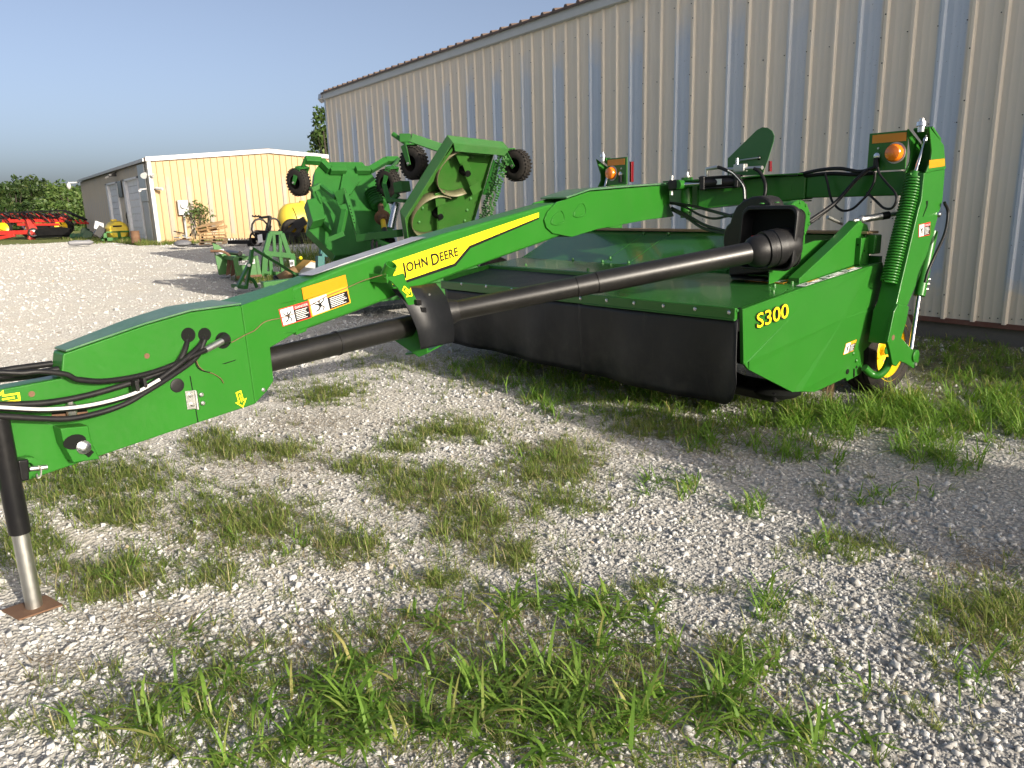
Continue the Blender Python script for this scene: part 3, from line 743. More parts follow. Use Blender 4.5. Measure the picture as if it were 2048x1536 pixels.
# yellow stripe, black keyline, wordmark
OB = -.035
decal('yellow_stripe', FT, [(2.034,1.279),(3.522,1.534),(3.521,1.5),(2.755,1.337),(2.603,1.232),(2.061,1.147)], M['decaly'], mower, OB)
decal('black_keyline', FT, [(2.061,1.147),(2.603,1.232),(2.755,1.337),(3.521,1.5),(3.52,1.487),(2.766,1.321),(2.614,1.214),(2.064,1.131)], M['decalk'], mower, OB)
wp0, wp1 = V3((-4.169,2.167,1.207)), V3((-4.295,2.652,1.282))
wax = (wp1 - wp0).normalized(); wup = FT.n.cross(wax).normalized()
if wup.z < 0: wup = -wup
wlen = (wp1 - wp0).length
pieces = [('J', 1.32, -.12), ('OHN', 1.0, 0), (' ', .5, 0), ('D', 1.32, -.12), ('EERE', 1.0, 0)]
cur = 0; acc = []
for s_, sz, dn in pieces:
    if s_ == ' ': cur += .32; continue
    me = text_mesh(s_, sz, .026, 0, 1.06)
    xs = [v.co.x for v in me.vertices]; acc.append((me, cur - min(xs), dn)); cur += max(xs) - min(xs) + .10
k_ = wlen / (cur - .10)
for me, x0, dn in acc:
    for v in me.vertices: v.co = wp0 + wax * ((v.co.x + x0) * k_) + wup * ((v.co.y + dn * 1.2) * k_ * .98)
    ob = bpy.data.objects.new('lettering', me); me.materials.append(M['decalk']); link(ob, mower)
# amber reflector and warning labels
OC = .002
ref = decal('amber_reflector', FT, [(1.41,1.192),(1.708,1.238),(1.718,1.174),(1.416,1.128)], M['amberd'], mower, -.030)
warning_label('warning_label', FT, [(1.442,1.127),(1.714,1.175),(1.731,1.076),(1.458,1.03)], M['decalo'], M['decalo'], mower, -.030)
warning_label('danger_label', FT, [(1.25,1.097),(1.44,1.122),(1.449,1.027),(1.265,1.004)], M['decalr'], M['decalr'], mower, -.022, 'DANGER')
# pale instruction sheet on top of the beam
tb = [(1.514,1.246),(1.724,1.292),(2.397,1.41)]
MB().hull([FT((a, b + .004), -.07) for a, b in tb], [FT((a, b + .004), -.20) for a, b in tb]).build('instruction_sheet', coatmat('faded_instruction_sheet', (.36, .37, .39), .4, 0, .35, vscale=9), mower)
# tongue head fittings
for c, r_ in (((0.735,1.04), .03), ((0.816,1.03), .028), ((0.907,0.987), .036)):
    MB().lathe(FT(c, -.002), FT.n, [(0, r_ + .006), (.004, r_ + .005), (.004, r_), (.0035, .001)], 20, False).build('grommet', M['dark'], mower)  # near-black discs: the dark of the hose holes put in as colour
MB().lathe(FT((0.649,0.811)), FT.n, [(0, .034), (.004, .033), (.006, .026), (.005, .001)], 20, False).build('plug', M['plastic'], mower)
for c in [(0.529,0.974),(0.043,0.898)]:
    MB().lathe(FT(c), FT.n, [(0, .013), (.0015, .012)], 12).build('hole', M['rust'], mower)
MB().plate(FT, [(0.715,0.844),(0.72,0.843),(0.729,0.609),(0.724,0.61)], .004, .0012).build('hinge_gap', M['dark'], mower)
MB().plate(FT, [(0.681,0.777),(0.736,0.771),(0.736,0.678),(0.681,0.685)], .006, .006).build('hinge_plate', M['galv'], mower, .002)
MB().cyl(FT((0.73,0.769), .008), FT((0.731,0.677), .008), .008, n=10).build('hinge_pin', M['galv'], mower)
for c in [(0.703,0.753),(0.707,0.707),(0.758,0.743),(0.76,0.7)]:
    MB().lathe(FT(c, .005), FT.n, [(0, .012), (.006, .011), (.01, .006)], 10).build('bolt', M['galv'], mower)
MB().lathe(FT((1.102,0.694), -.01), FT.n, [(0, .012), (.006, .011), (.01, .006)], 10).build('bolt', M['galv'], mower)
arrow(FT, (0.964,0.673), .045, -80, mower, .0)
arrow(FT, (-0.05,0.899), .05, 178, mower, .0)
# slotted bracket with bolt
bk = [(0.097,0.752),(0.207,0.736),(0.209,0.657),(0.231,0.579),(0.125,0.593),(0.101,0.676)]
brk = MB().plate(FT, bk, .085, .085).build('slotted_bracket', M['green'], mower, .006)
MB().plate(FT, ring2(*(0.143,0.681), .045, .032, 18), .004, .0875).build('slot', M['dark'], brk)
MB().bar(FT((0.143,0.681), .087), FT((0.198,0.609), .087), .03, .004, FT.n).build('slot', M['dark'], brk)
MB().lathe(FT((0.172,0.65), .08), FT.n, [(0, .03), (.012, .03), (.012, .022), (.034, .022), (.038, .014)], 12).build('bolt', M['steel'], brk)
MB().lathe(FT((0.17,0.783), .03), (0, 0, 1), [(0, .018), (.02, .022), (.045, .022), (.05, .012), (.075, .012)], 8).build('bolt', M['galv'], mower)
MB().plate(FT, [(0.103,0.803),(0.243,0.78),(0.241,0.753),(0.098,0.774)], .05, .0015).build('slot', M['rust'], mower)
MB().plate(FT, [(0.104,0.807),(0.239,0.794),(0.24,0.778),(0.102,0.797)], .05, .0025).build('slot', M['dark'], mower)
# jack
jx, jy = -3.512, .012
MB().cyl((jx, jy, .355), (jx, jy, .845), .040, n=24).build('jack_sleeve', M['black'], mower, .003)
MB().cyl((jx, jy, .02), (jx, jy, .5), .031, n=24).build('jack_leg', M['galv'], mower)
MB().prism([(jx + a, jy + b, .016) for a, b in ((-.055, -.115), (.085, -.06), (.06, .10), (-.085, .05))], (0, 0, .008)).build('jack_foot', M['rust'], mower, .003)
MB().plate(FT, [(-0.071,0.658),(-0.03,0.651),(-0.042,0.563),(-0.075,0.568)], .07, .075).build('jack_mount', M['black'], mower, .008)
MB().lathe(FT((-0.033,0.612), .02), FT.n, [(0, .045), (.03, .042), (.03, .02)], 18, False).build('jack_socket', M['green'], mower)
MB().cyl(FT((-0.039,0.616), .09), FT((0.021,0.608), .10), .010, n=12).build('jack_pin', M['galv'], mower)
MB().tube(smooth_path([FT(q, .105) for q in [(-0.012,0.624),(-0.005,0.609),(-0.009,0.583),(-0.02,0.574),(-0.023,0.592)]]), .004, 6).build('pin_clip', M['galv'], mower)
# hoses along the head
def hose(name, pts, r, mat, parent=None, n=8):
    return MB().tube(smooth_path(pts, 7), r, n).build(name, mat, parent or mower, ang=60)
def tz(L, o): return [FT(q, o[i] if isinstance(o, list) else o) for i, q in enumerate(L)]
h1 = [(-0.151,1.034),(-0.052,1.012),(0.009,0.999),(0.067,0.995),(0.161,0.966),(0.205,0.934),(0.295,0.908),(0.411,0.9),(0.536,0.907),(0.668,0.933),(0.79,0.966)]
hose('hose', tz(h1, [.03, .04, .05, .06, .06, .055, .05, .05, .05, .05, .05]), .0115, M['hose'])
co = MB()
pth = smooth_path(tz(h1[5:], .05), 22)
for i in range(0, len(pth) - 1, 1):
    co.lathe(pth[i], pth[i + 1] - pth[i], [(0, .0115), (.002, .0132), (.004, .0115)], 8, False)
tag(co.build('hose_corrugation', M['hose'], mower), kind='stuff')
MB().cyl(FT((0.784,0.964), .05), FT((0.884,0.99), .03), .0165, .0175, 14).build('hose_fitting', M['galv'], mower)
MB().cyl(FT((0.876,0.989), .03), FT((0.919,0.995), .0), .02, .03, 14).build('hose_grommet', M['plastic'], mower)
h2 = [(-0.172,0.906),(-0.073,0.885),(0.072,0.86),(0.232,0.856),(0.407,0.872),(0.531,0.889),(0.633,0.913),(0.694,0.967),(0.743,1.034)]
hose('hose', tz(h2, [.04] * 6 + [.035, .02, -.02]), .0135, M['hose'])
h3 = [(-0.172,0.908),(-0.075,0.876),(0.068,0.837),(0.226,0.819),(0.401,0.829),(0.531,0.87),(0.668,0.933),(0.774,0.985),(0.821,1.027)]
hose('hose', tz(h3, [.075, .08, .08, .08, .08, .07, .055, .02, -.02]), .0125, M['hose'])
hose('hose_stripe', [p + FT.n * .0075 + Vector((0, 0, .004)) for p in tz(h3[:6], [.08] * 6)], .0078, M['hosew'])
h4 = [(-0.177,0.877),(-0.079,0.846),(0.015,0.817),(0.13,0.788),(0.25,0.785),(0.366,0.8),(0.461,0.83),(0.595,0.875),(0.737,0.933),(0.802,1.006)]
hose('hose', tz(h4, [.10] * 6 + [.09, .07, .04, .02]), .0125, M['hose'])
for a, b, o_ in (((-50, 763), (118, 736), -.06), ((-50, 768), (118, 742), -.03), ((-50, 760), (122, 732), -.10)): pass
for L, o_ in (([(-0.172,1.004),(-0.057,0.985),(0.05,0.977),(0.167,0.976)], -.03), ([(-0.175,0.985),(-0.059,0.972),(0.047,0.963),(0.168,0.963)], -.06), ([(-0.17,1.016),(-0.055,0.997),(0.052,0.994),(0.173,0.99)], -.11)):
    hose('hose', tz(L, o_), .014, M['hose'])
cl = MB().plate(FT, [(0.418,0.89),(0.437,0.893),(0.438,0.84),(0.42,0.837)], .05, .095).build('hose_clamp', M['plastic'], mower, .004)
MB().plate(FT, [(0.455,0.895),(0.471,0.898),(0.473,0.849),(0.457,0.845)], .05, .095).build('hose_clamp', M['plastic'], mower, .004)
# rusty tie wire
wr = [(0.933,0.975),(1.027,0.999),(1.083,1.012),(1.158,1.045),(1.258,1.052),(1.365,1.068),(1.5,1.111),(1.569,1.134),(1.712,1.166),(1.794,1.201),(1.928,1.232),(1.979,1.243)]
hose('tie_wire', tz(wr, [.03, .012, .004, -.012, -.015, -.02, -.02, -.022, -.02, .03, .09, .10]), .0025, M['rust'], n=5)
hose('tie_wire', tz([(0.753,0.943),(0.762,0.89),(0.788,0.857),(0.832,0.834),(0.868,0.802),(0.88,0.776)], .006), .002, M['rust'], n=5)
hose('loose_wire', tz([(0.744,0.947),(0.756,0.883),(0.783,0.858),(0.815,0.845)], .008), .0022, M['hose'], n=5)
MB().plate(FT, [(0.885,0.872),(0.965,0.881),(0.958,0.876),(0.903,0.869)], .003, .0012).build('scuff_mark', M['dark'], mower)

# ---- driveline under and beside the tongue
d0, d1 = V3((-3.973,1.059,0.813)), V3((-4.184,2.268,0.885))
MB().cyl(d0, d1, .067, n=28).build('drive_shaft_guard', M['shaft'], mower)
cb = d0 + (d1 - d0) * .50
MB().cyl(cb, cb + (d1 - d0).normalized() * .012, .071, n=28).build('guard_clamp', M['plastic'], mower)
e0, e1 = V3((-4.207,2.438,0.928)), V3((-3.331,4.45,1.228))
ed = (e1 - e0).normalized(); eL = (e1 - e0).length
MB().cyl(e0, e0 + ed * (eL * .42), .066, n=28).build('drive_shaft_guard', M['shaft'], mower)
MB().cyl(e0 + ed * (eL * .415), e0 + ed * (eL * .485), .070, n=28).build('guard_sleeve', M['shaft'], mower, .002)
MB().cyl(e0 + ed * (eL * .48), e1, .075, n=28).build('drive_shaft_guard', M['shaft'], mower)
MB().cyl(e0 + ed * .02, e0 + ed * .12, .10, .068, 24).build('guard_collar', M['plastic'], mower)
ge = e0 + ed * .16 - ed.cross(Vector((0, 0, 1))) * -.068
# guard carrier: arm, mount tube, folded plate, black shield
arm = [(1.877,1.212),(1.96,1.215),(2.028,1.224),(2.041,1.177),(2.112,1.066),(2.125,1.012),(2.181,0.956),(2.198,0.909),(2.129,0.914),(2.101,0.931),(2.066,0.997),(2.016,1.086),(1.965,1.15),(1.924,1.186)]
MB().plate(FT, [(a, b) for a, b in arm], .012, .11).build('carrier_arm', M['green'], mower, .003)
MB().bar(FT((1.891,1.204), -.04), FT((1.899,1.203), .11), .012, .05, (0, 0, 1)).build('carrier_web', M['green'], mower, .003)
mt0 = FT((1.94,1.213), .05)
MB().lathe(mt0, FT.n * .62 + Vector((0, 0, .80)), [(0, .036), (.085, .036), (.085, .029), (.03, .028), (.03, .001)], 20, False).build('carrier_tube', M['green'], mower)
fr_ = [(2.143,0.908),(2.202,0.904),(2.212,0.853),(2.19,0.697),(2.1,0.847)]
sA = (2.16,0.904); zT, zM, zB = (2.198,0.909)[1], (2.207,0.812)[1], (2.19,0.697)[1]
MB().prism([FT((sA[0] + .02, zT), .11), FT((sA[0] + .02, zB + .02), .11), FT((sA[0] - .02, zB), .07), FT((sA[0] - .05, zM + .02), -.22), FT((sA[0] - .03, zT), -.22)], _t * .012).build('carrier_plate', M['green'], mower, .002)
MB().prism([FT((sA[0] + .02, zB + .02), .11), FT((sA[0] + .16, zB + .05), .11), FT((sA[0] + .16, zB + .05), -.05), FT((sA[0] - .02, zB), -.05)], (0, 0, .01)).build('carrier_flange', M['green'], mower, .002)
sB0, sB1 = (2.102,0.876)[0], (2.408,0.896)[0]
zb_, zm_, zt_, zu_ = (2.092,0.759)[1], (2.104,0.914)[1], (2.148,1.019)[1], (2.264,1.125)[1]
prof = smooth_path([(0.135, zb_, 0), (.145, zb_ + (zm_ - zb_) * .5, 0), (.14, zm_, 0), (.10, zt_ + .02, 0), (.02, zu_, 0)], 5)
vs = []
for p in prof:
    k = (p.y - zb_) / (zu_ - zb_)
    vs += [FT((sB0 - .10 * k, p.y), p.x), FT((sB1 - .02 - .02 * k + .0, p.y + .0), p.x)]
n_ = len(prof)
sh = MB().add(vs, [(2 * i, 2 * i + 1, 2 * i + 3, 2 * i + 2) for i in range(n_ - 1)]).build('rubber_shield', M['sheetrubber'], mower, ang=60)
so = sh.modifiers.new('thickness', 'SOLIDIFY'); so.thickness = .006
arrow(FT, (2.046,1.111), .045, -38, mower, .112)
for c in [(2.113,1.043),(2.15,0.993)]:
    MB().plate(FT, [(c[0] - .02, c[1] - .012), (c[0] + .02, c[1] - .02), (c[0] + .02, c[1] + .012), (c[0] - .02, c[1] + .018)], .03, .135).build('shield_clip', M['black'], mower, .003)
MB().lathe(FT((2.199,1.08), .135), FT.n, [(0, .008), (.004, .006)], 8).build('rivet', M['galv'], mower)

# ---- gearbox, joint cover and guards on the right of the hood
jc = e1 - ed * .02
MB().lathe(jc, ed, [(-.02, .075), (.0, .096), (.03, .108), (.075, .116), (.095, .114), (.095, .126), (.13, .130), (.135, .124), (.16, .125), (.165, .130), (.22, .131), (.225, .125), (.30, .12), (.34, .10)], 32).build('joint_cover', M['plastic'], mower)
MB().plate(Frame(jc, (1, 0, 0), (0, 0, 1), (0, -1, 0)), [(-.02, .095), (.03, .10), (.03, .118), (-.02, .112)], .02, -.03).build('joint_tag', M['decalr'], mower)
BODY[0] = UNIT
GYF = 4.93
ga, gb = (-3.842,4.93,1.534), (-3.308,4.93,1.066)
gx0, gx1, gz1, gz0 = ga[0] + .01, gb[0] - .02, ga[2] + .0, gb[2] - .01
MB().prism([(a, GYF + .125 + (b - (gz0 + gz1) / 2) * .10, b) for a, b in rrect(gx0 + .02, gx1 - .03, gz0 + .02, gz1 - .03, .065, 5)], (0, .02, 0)).build('guard_back', M['dark'], mower)
outer = rrect(gx0, gx1, gz0, gz1, .075, 5); inner = rrect(gx0 + .022, gx1 - .02, gz0 + .018, gz1 - .03, .065, 5)
m_ = len(outer); vs = []
for (yy, ring, ex) in ((GYF + .13, outer, -.03), (GYF + .02, outer, 0), (GYF, outer, -.006), (GYF, inner, 0), (GYF + .12, inner, -.01)):
    cx, cz = (gx0 + gx1) / 2, (gz0 + gz1) / 2
    for (a, b) in ring: vs.append((a + (ex if a > cx else -ex), yy + (b - cz) * .10, b + (ex if b > cz else -ex)))
fs = [(r * m_ + i, r * m_ + (i + 1) % m_, (r + 1) * m_ + (i + 1) % m_, (r + 1) * m_ + i) for r in range(4) for i in range(m_)]
MB().add(vs, fs).build('joint_guard', M['plastic'], mower, .004)
for c in ((gx0 + .16, gz1), (gx0 + .29, gz1 + .005)):
    MB().lathe((c[0], GYF + .06, c[1] + .012), (0, 0, 1), [(0, .02), (.006, .018), (.008, .01)], 10).build('bolt', M['green'], mower)
# belt shield: tall rounded black cover behind and left of the guard
def ysh(px, py): return None
sy = 5.10
c0 = (-3.742,5.07,1.412)
bs = [(q[0], q[2]) for q in ((-4.105,5.08,1.242), (-4.103,5.08,1.323), (-4.075,5.08,1.375), (-4.042,5.08,1.403), (-4.024,5.08,1.462), (-3.988,5.08,1.525), (-3.923,5.08,1.574), (-3.844,5.08,1.601), (-3.761,5.08,1.606), (-3.701,5.08,1.592), (-3.663,5.08,1.557), (-3.641,5.08,1.497), (-3.605,5.08,1.024), (-4.032,5.08,0.969), (-4.037,5.08,1.095), (-4.081,5.08,1.162))]
FY = Frame((0, 5.08, 0), (1, 0, 0), (0, 0, 1), (0, -1, 0))
MB().plate(FY, bs, .17, .0).build('belt_shield', M['plastic'], mower, .018, 3)
bx0 = c0[0]
MB().lathe((bx0 - .1, 5.17, hz(5.17) + .0), (0, 0, 1), [(0, .19), (.012, .19), (.016, .17)], 24).build('shield_foot', M['black'], mower)
# round gearbox with bolted cover facing the right end
gc = V3((-3.62,5.383,1.412)); grr = .155
gbx = MB().lathe(gc, (1, 0, 0), [(-.30, grr * .9), (-.05, grr * .95), (-.05, grr), (.0, grr), (.012, grr - .012), (.012, .06), (.03, .05)], 28).build('gearbox', M['green'], mower, .003)
MB().prism([(gc.x - .26, gc.y - .13, gc.z), (gc.x - .26, gc.y + .13, gc.z), (gc.x - .26, gc.y + .16, hz(gc.y)), (gc.x - .26, gc.y - .16, hz(gc.y))], (.25, 0, 0)).build('gearbox_body', M['green'], mower, .02)
for a in range(20, 380, 36):
    MB().lathe((gc.x + .004, gc.y + (grr - .022) * math.cos(R(a)), gc.z + (grr - .022) * math.sin(R(a))), (1, 0, 0), [(0, .014), (.014, .012), (.016, .006)], 8).build('bolt', M['green'], gbx)
MB().bar((gc.x + .02, gc.y - .05, gc.z + .05), (gc.x + .02, gc.y + .02, gc.z - .02), .012, .02).build('cast_rib', M['green'], gbx)
MB().prism([(gc.x - .28, gc.y - .20, hz(5.1) - .01), (gc.x + .06, gc.y - .20, hz(5.1) - .01), (gc.x + .06, gc.y + .30, hz(5.5) - .01), (gc.x - .28, gc.y + .30, hz(5.5) - .01)], (0, 0, .05)).build('gearbox_base', M['green'], mower, .006)
# inclined frame arm and its bracket
FA = Frame((-3.40, 0, 0), (0, 1, 0), (0, 0, 1), (1, 0, 0))
def fa(L): return [(q[1], q[2]) for q in L]
armn = fa([(-3.4,5.118,0.987), (-3.4,5.674,1.046), (-3.4,5.667,1.262), (-3.4,5.893,1.389), (-3.4,6.003,1.342), (-3.4,6.067,1.267), (-3.4,6.085,1.144), (-3.4,5.949,0.991)])
armn = [armn[0], armn[1], armn[2], armn[3], armn[4], armn[5]] + [(armn[5][0], hz(armn[5][0])), (armn[0][0], hz(armn[0][0]) - .01)]
armf = fa([(-3.4,5.118,0.987), (-3.4,5.667,1.262), (-3.4,5.893,1.389), (-3.4,6.009,1.353), (-3.4,6.067,1.267)])
armf = armf + [(armf[4][0], hz(armf[4][0])), (armf[0][0], hz(armf[0][0]) - .01)]
MB().plate(FA, armf, .10).build('frame_arm', M['green'], mower, .006)
armi = [(armf[0][0] - .12, hz(5.0)), (armf[0][0] - .12, hz(5.0) + .22), (armf[1][0] - .1, armf[1][1] - .02), (armf[1][0] + .1, armf[1][1] - .02), (armf[1][0] + .1, hz(5.6))]
MB().plate(Frame((-3.58, 0, 0), (0, 1, 0), (0, 0, 1), (1, 0, 0)), armi, .012).build('frame_web', M['green'], mower, .003)
bq0, bq1 = (-3.36,5.858,1.254), (-3.36,5.995,1.271)
MB().box(-3.56, -3.355, bq0[1], bq1[1], hz(bq0[1]), bq0[2]).build('bracket_box', M['green'], mower, .006)
for dy_, z_ in ((.4, .18), (.4, .06)):
    MB().lathe((-3.356, bq0[1] + (bq1[1] - bq0[1]) * dy_, hz(bq0[1]) + .05 + z_), (1, 0, 0), [(0, .008), (.002, .008)], 8).build('hole', M['dark'], mower)
for dx_, z_ in ((-.13, .10), (-.02, .16)):
    MB().lathe((-3.36 + dx_, bq0[1] - .001, hz(bq0[1]) + z_), (0, -1, 0), [(0, .008), (.002, .008)], 8).build('hole', M['dark'], mower)
# turnbuckle and crank handle
t0_, t1_ = V3((-3.44,5.904,1.389)), V3((-3.25,6.178,1.434))
td_ = (t1_ - t0_)
MB().cyl(t0_ + td_ * .18, t0_ + td_ * .72, .028, n=16).build('turnbuckle', M['galv'], mower, .004)
MB().cyl(t0_ + td_ * .62, t0_ + td_ * .80, .031, n=16).build('turnbuckle_collar', M['plastic'], mower, .003)
MB().cyl(t0_ - td_ * .05, t1_, .017, n=12).build('turnbuckle_screw', M['galv'], mower)
MB().ball(t0_ + td_ * .14, .035, 10).build('turnbuckle_eye', M['galv'], mower)
MB().cyl((-3.6,5.754,1.422), (-3.6,5.971,1.362), .014, n=10).build('crank_handle', M['galv'], mower)

# ---- rear beam (arched), pivot, swing cylinder, sign bracket
def beam_seg(name, pts, t=.16):   # pts: (x, y_front, z_bottom, z_top)
    A = []; vs = []
    for (x_, y_, z0, z1) in pts: vs.append([(x_, y_, z0), (x_, y_, z1), (x_, y_ + t, z1), (x_, y_ + t, z0)])
    mb = MB(); V_ = [v for r in vs for v in r]; fs = [(3, 2, 1, 0)]
    for i in range(len(vs) - 1):
        for k in range(4):
            k2 = (k + 1) % 4; fs.append((i * 4 + k, i * 4 + k2, (i + 1) * 4 + k2, (i + 1) * 4 + k))
    e = (len(vs) - 1) * 4; fs.append((e, e + 1, e + 2, e + 3))
    return mb.add(V_, fs).build(name, M['green'], mower, .012, 3)
beam_seg('rear_beam', [(-3.19, 6.16, 1.575, 1.765), (-4.08, 6.16, 1.575, 1.765)])
beam_seg('rear_beam', [(-4.085, 6.15, 1.565, 1.775), (-4.45, 6.08, 1.545, 1.775), (-5.0, 5.80, 1.50, 1.72)], .14)
beam_seg('rear_beam', [(-5.005, 5.80, 1.50, 1.72), (-5.4, 6.08, 1.545, 1.775), (-5.71, 6.15, 1.565, 1.775)], .14)
beam_seg('rear_beam', [(-5.72, 6.16, 1.575, 1.765), (-6.61, 6.16, 1.575, 1.765)])
MB().lathe((-4.25, 6.14, 1.665), (-.18, -1, 0), [(0, .055), (.006, .053), (.006, .045), (.002, .044)], 22, False).build('pressed_ring', M['green'], mower)
bf = [(-4.08, 6.03), (-4.45, 5.98), (-5.0, 5.70), (-5.0, 5.86), (-4.45, 6.2), (-4.08, 6.26)]
MB().prism([(a, b, 1.778 - (.05 if a < -4.6 else 0)) for a, b in bf], (0, 0, .012)).build('beam_flange', M['green'], mower, .003)
MB().prism([(a, b, 1.545 - (.05 if a < -4.6 else 0)) for a, b in bf], (0, 0, .012)).build('beam_flange', M['green'], mower, .003)
pv = (-5.12, 5.78)
MB().cyl((pv[0], pv[1], 1.42), (pv[0], pv[1], 1.80), .055, n=20).build('pivot_pin', M['green'], mower, .004)
MB().lathe((pv[0], pv[1], 1.80), (0, 0, 1), [(0, .03), (.02, .03), (.02, .015), (.05, .012)], 12).build('pivot_bolt', M['galv'], mower)
MB().prism([(pv[0] - .22, pv[1] - .1, 1.76), (pv[0] + .22, pv[1] - .1, 1.76), (pv[0] + .12, pv[1] + .14, 1.76), (pv[0] - .12, pv[1] + .14, 1.76)], (0, 0, .015)).build('pivot_plate', M['green'], mower, .003)
# cylinder
c0_, c1_ = V3((-5.19,5.62,1.729)), V3((-4.588,5.88,1.744))
cd = (c1_ - c0_)
MB().cyl(c0_ + cd * .2, c0_ + cd * .52, .022, n=16).build('cylinder_rod', M['chrome'], mower)
MB().cyl(c0_ + cd * .50, c0_ + cd * .98, .054, n=22).build('cylinder_barrel', M['black'], mower, .004)
MB().bar(c0_ + cd * .46, c0_ + cd * .54, .13, .13).build('cylinder_head', M['black'], mower, .012)
MB().bar(c0_ + cd * .95, c0_ + cd * 1.01, .12, .12).build('cylinder_base', M['black'], mower, .012)
for sx_, sz_ in ((-.05, .05), (.05, .05), (-.05, -.05), (.05, -.05)):
    o_ = Vector((0, sx_, sz_)); MB().cyl(c0_ + cd * .48 + o_, c0_ + cd * 1.0 + o_, .008, n=8).build('tie_rod', M['black'], mower)
MB().bar(c0_ - cd * .02, c0_ + cd * .16, .09, .10).build('clevis', M['black'], mower, .02)
MB().lathe(c0_ + cd * .20 - Vector((.02, .06, 0)), (0, 1, 0), [(0, .045), (.12, .045)], 14).build('rod_eye', M['green'], mower, .004)
MB().cyl(c0_ + Vector((0.02, 0, -.09)), c0_ + Vector((.02, 0, .09)), .018, n=10).build('clevis_pin', M['galv'], mower)
lab = c0_ + cd * .75
MB().bar(lab + Vector((-.04, -.056, .005)), lab + Vector((.05, -.055, .004)), .004, .05).build('cylinder_label', M['decalw'], mower)
# sign bracket
fin = [(-4.926,1.966),(-4.921,1.803),(-4.526,1.794),(-4.469,1.933),(-4.42,2.083),(-4.415,2.13),(-4.441,2.175),(-4.491,2.208),(-4.545,2.218),(-4.604,2.199)]
MB().plate(FB, fin, .006, .03).build('sign_bracket', coatmat('dark_green_bracket_paint', (.02, .13, .025), .38, 0, .06, .05), mower, .001)
MB().cyl((-4.811,6.11,1.936), (-4.542,6.11,1.95), .008, n=8).build('bracket_rod', M['galv'], mower)
MB().lathe((-4.566,6.128,1.948), (0, -1, 0), [(0, .02), (.003, .02)], 12).build('hole', M['dark'], mower)
MB().plate(FB, [(-4.484,1.916),(-4.468,1.915),(-4.463,1.822),(-4.485,1.823)], .03, .0).build('side_reflector', M['redlens'], mower, .002)
# fittings block and hoses on the beam
fb = V3((-4.655,5.98,1.863))
MB().bar(fb - Vector((.06, 0, 0)), fb + Vector((.06, 0, 0)), .06, .07).build('valve_block', M['galv'], mower, .005)
MB().cyl(fb - Vector((.14, 0, .005)), fb + Vector((.24, 0, -.01)), .018, n=10).build('pipe_fitting', M['galv'], mower)
MB().cyl(fb + Vector((-.04, 0, .0)), fb + Vector((-.04, 0, .09)), .014, n=8).build('pipe_fitting', M['steel'], mower)
MB().cyl(fb + Vector((-.11, 0, -.02)), fb + Vector((-.11, 0, -.12)), .016, n=8).build('pipe_fitting', M['galv'], mower)
el = V3((-4.88,5.78,1.865))
MB().tube([el + Vector((0, 0, -.09)), el, el + Vector((.11, .02, .012))], .02, 8).build('elbow_fitting', M['galv'], mower)
hose('hose', [el + Vector((.11, .02, .012)), (-4.704,5.8,1.856), (-4.557,5.78,1.796), (-4.436,5.75,1.696), (-4.375,5.7,1.583), (-4.309,5.62,1.489)], .016, M['hose'])
hose('hose', [(-4.482,5.95,1.849), (-4.416,5.95,1.811), (-4.35,5.94,1.721), (-4.33,5.92,1.621), (-4.352,5.9,1.526)], .016, M['hose'])
hose('hose_stripe', [V3(p) + Vector((.008, -.011, 0)) for p in ((-4.645,5.79,1.84), (-4.557,5.78,1.796), (-4.436,5.75,1.696), (-4.375,5.7,1.583))], .006, M['hosew'])
for L, r_ in (([(-5.271,5.72,1.564), (-4.957,5.68,1.532), (-4.637,5.55,1.491), (-4.104,5.2,1.447)], .014), ([(-5.308,5.76,1.569), (-5.054,5.7,1.519), (-4.829,5.64,1.449), (-4.536,5.5,1.421), (-4.085,5.2,1.467)], .011),
              ([(-5.251,5.72,1.516), (-4.914,5.6,1.433), (-4.552,5.4,1.364), (-4.154,5.2,1.325)], .014), ([(-5.244,5.72,1.497), (-4.944,5.6,1.424), (-4.585,5.4,1.342), (-4.169,5.2,1.308)], .014)):
    hose('hose', L, r_, M['hose'])
for L, r_ in (([(-4.132,6.12,1.78), (-3.929,6.12,1.808), (-3.731,6.1,1.81), (-3.551,6.1,1.776), (-3.418,6.1,1.805)], .015), ([(-4.098,6.16,1.765), (-3.857,6.16,1.775), (-3.629,6.16,1.756), (-3.464,6.16,1.76)], .016),
              ([(-3.476,6.08,1.784), (-3.551,6.05,1.709), (-3.623,6.02,1.612), (-3.684,5.95,1.514), (-3.767,5.75,1.387)], .016), ([(-3.508,6.1,1.77), (-3.588,6.07,1.686), (-3.647,6.02,1.584), (-3.705,5.95,1.49), (-3.77,5.75,1.362)], .014),
              ([(-3.867,6.1,1.78), (-3.837,6.1,1.696), (-3.794,6.08,1.595), (-3.733,6.05,1.52), (-3.638,6.02,1.467), (-3.538,6,1.478), (-3.477,6.02,1.537), (-3.439,6.05,1.598), (-3.413,6.08,1.688), (-3.411,6.08,1.762)], .010),
              ([(-3.454,6.06,1.607), (-3.356,6.03,1.538), (-3.269,6,1.483), (-3.193,5.98,1.482), (-3.163,5.98,1.539), (-3.191,6,1.6), (-3.292,6.04,1.683), (-3.367,6.06,1.759), (-3.403,6.08,1.858)], .010)):
    hose('hose', L, r_, M['hose'])
hose('hose', [(-3,6.407,1.511), (-3,6.482,1.431), (-2.98,6.423,1.272), (-2.97,6.281,1.111), (-2.97,6.193,0.995), (-2.97,6.156,0.899)], .012, M['hose'])

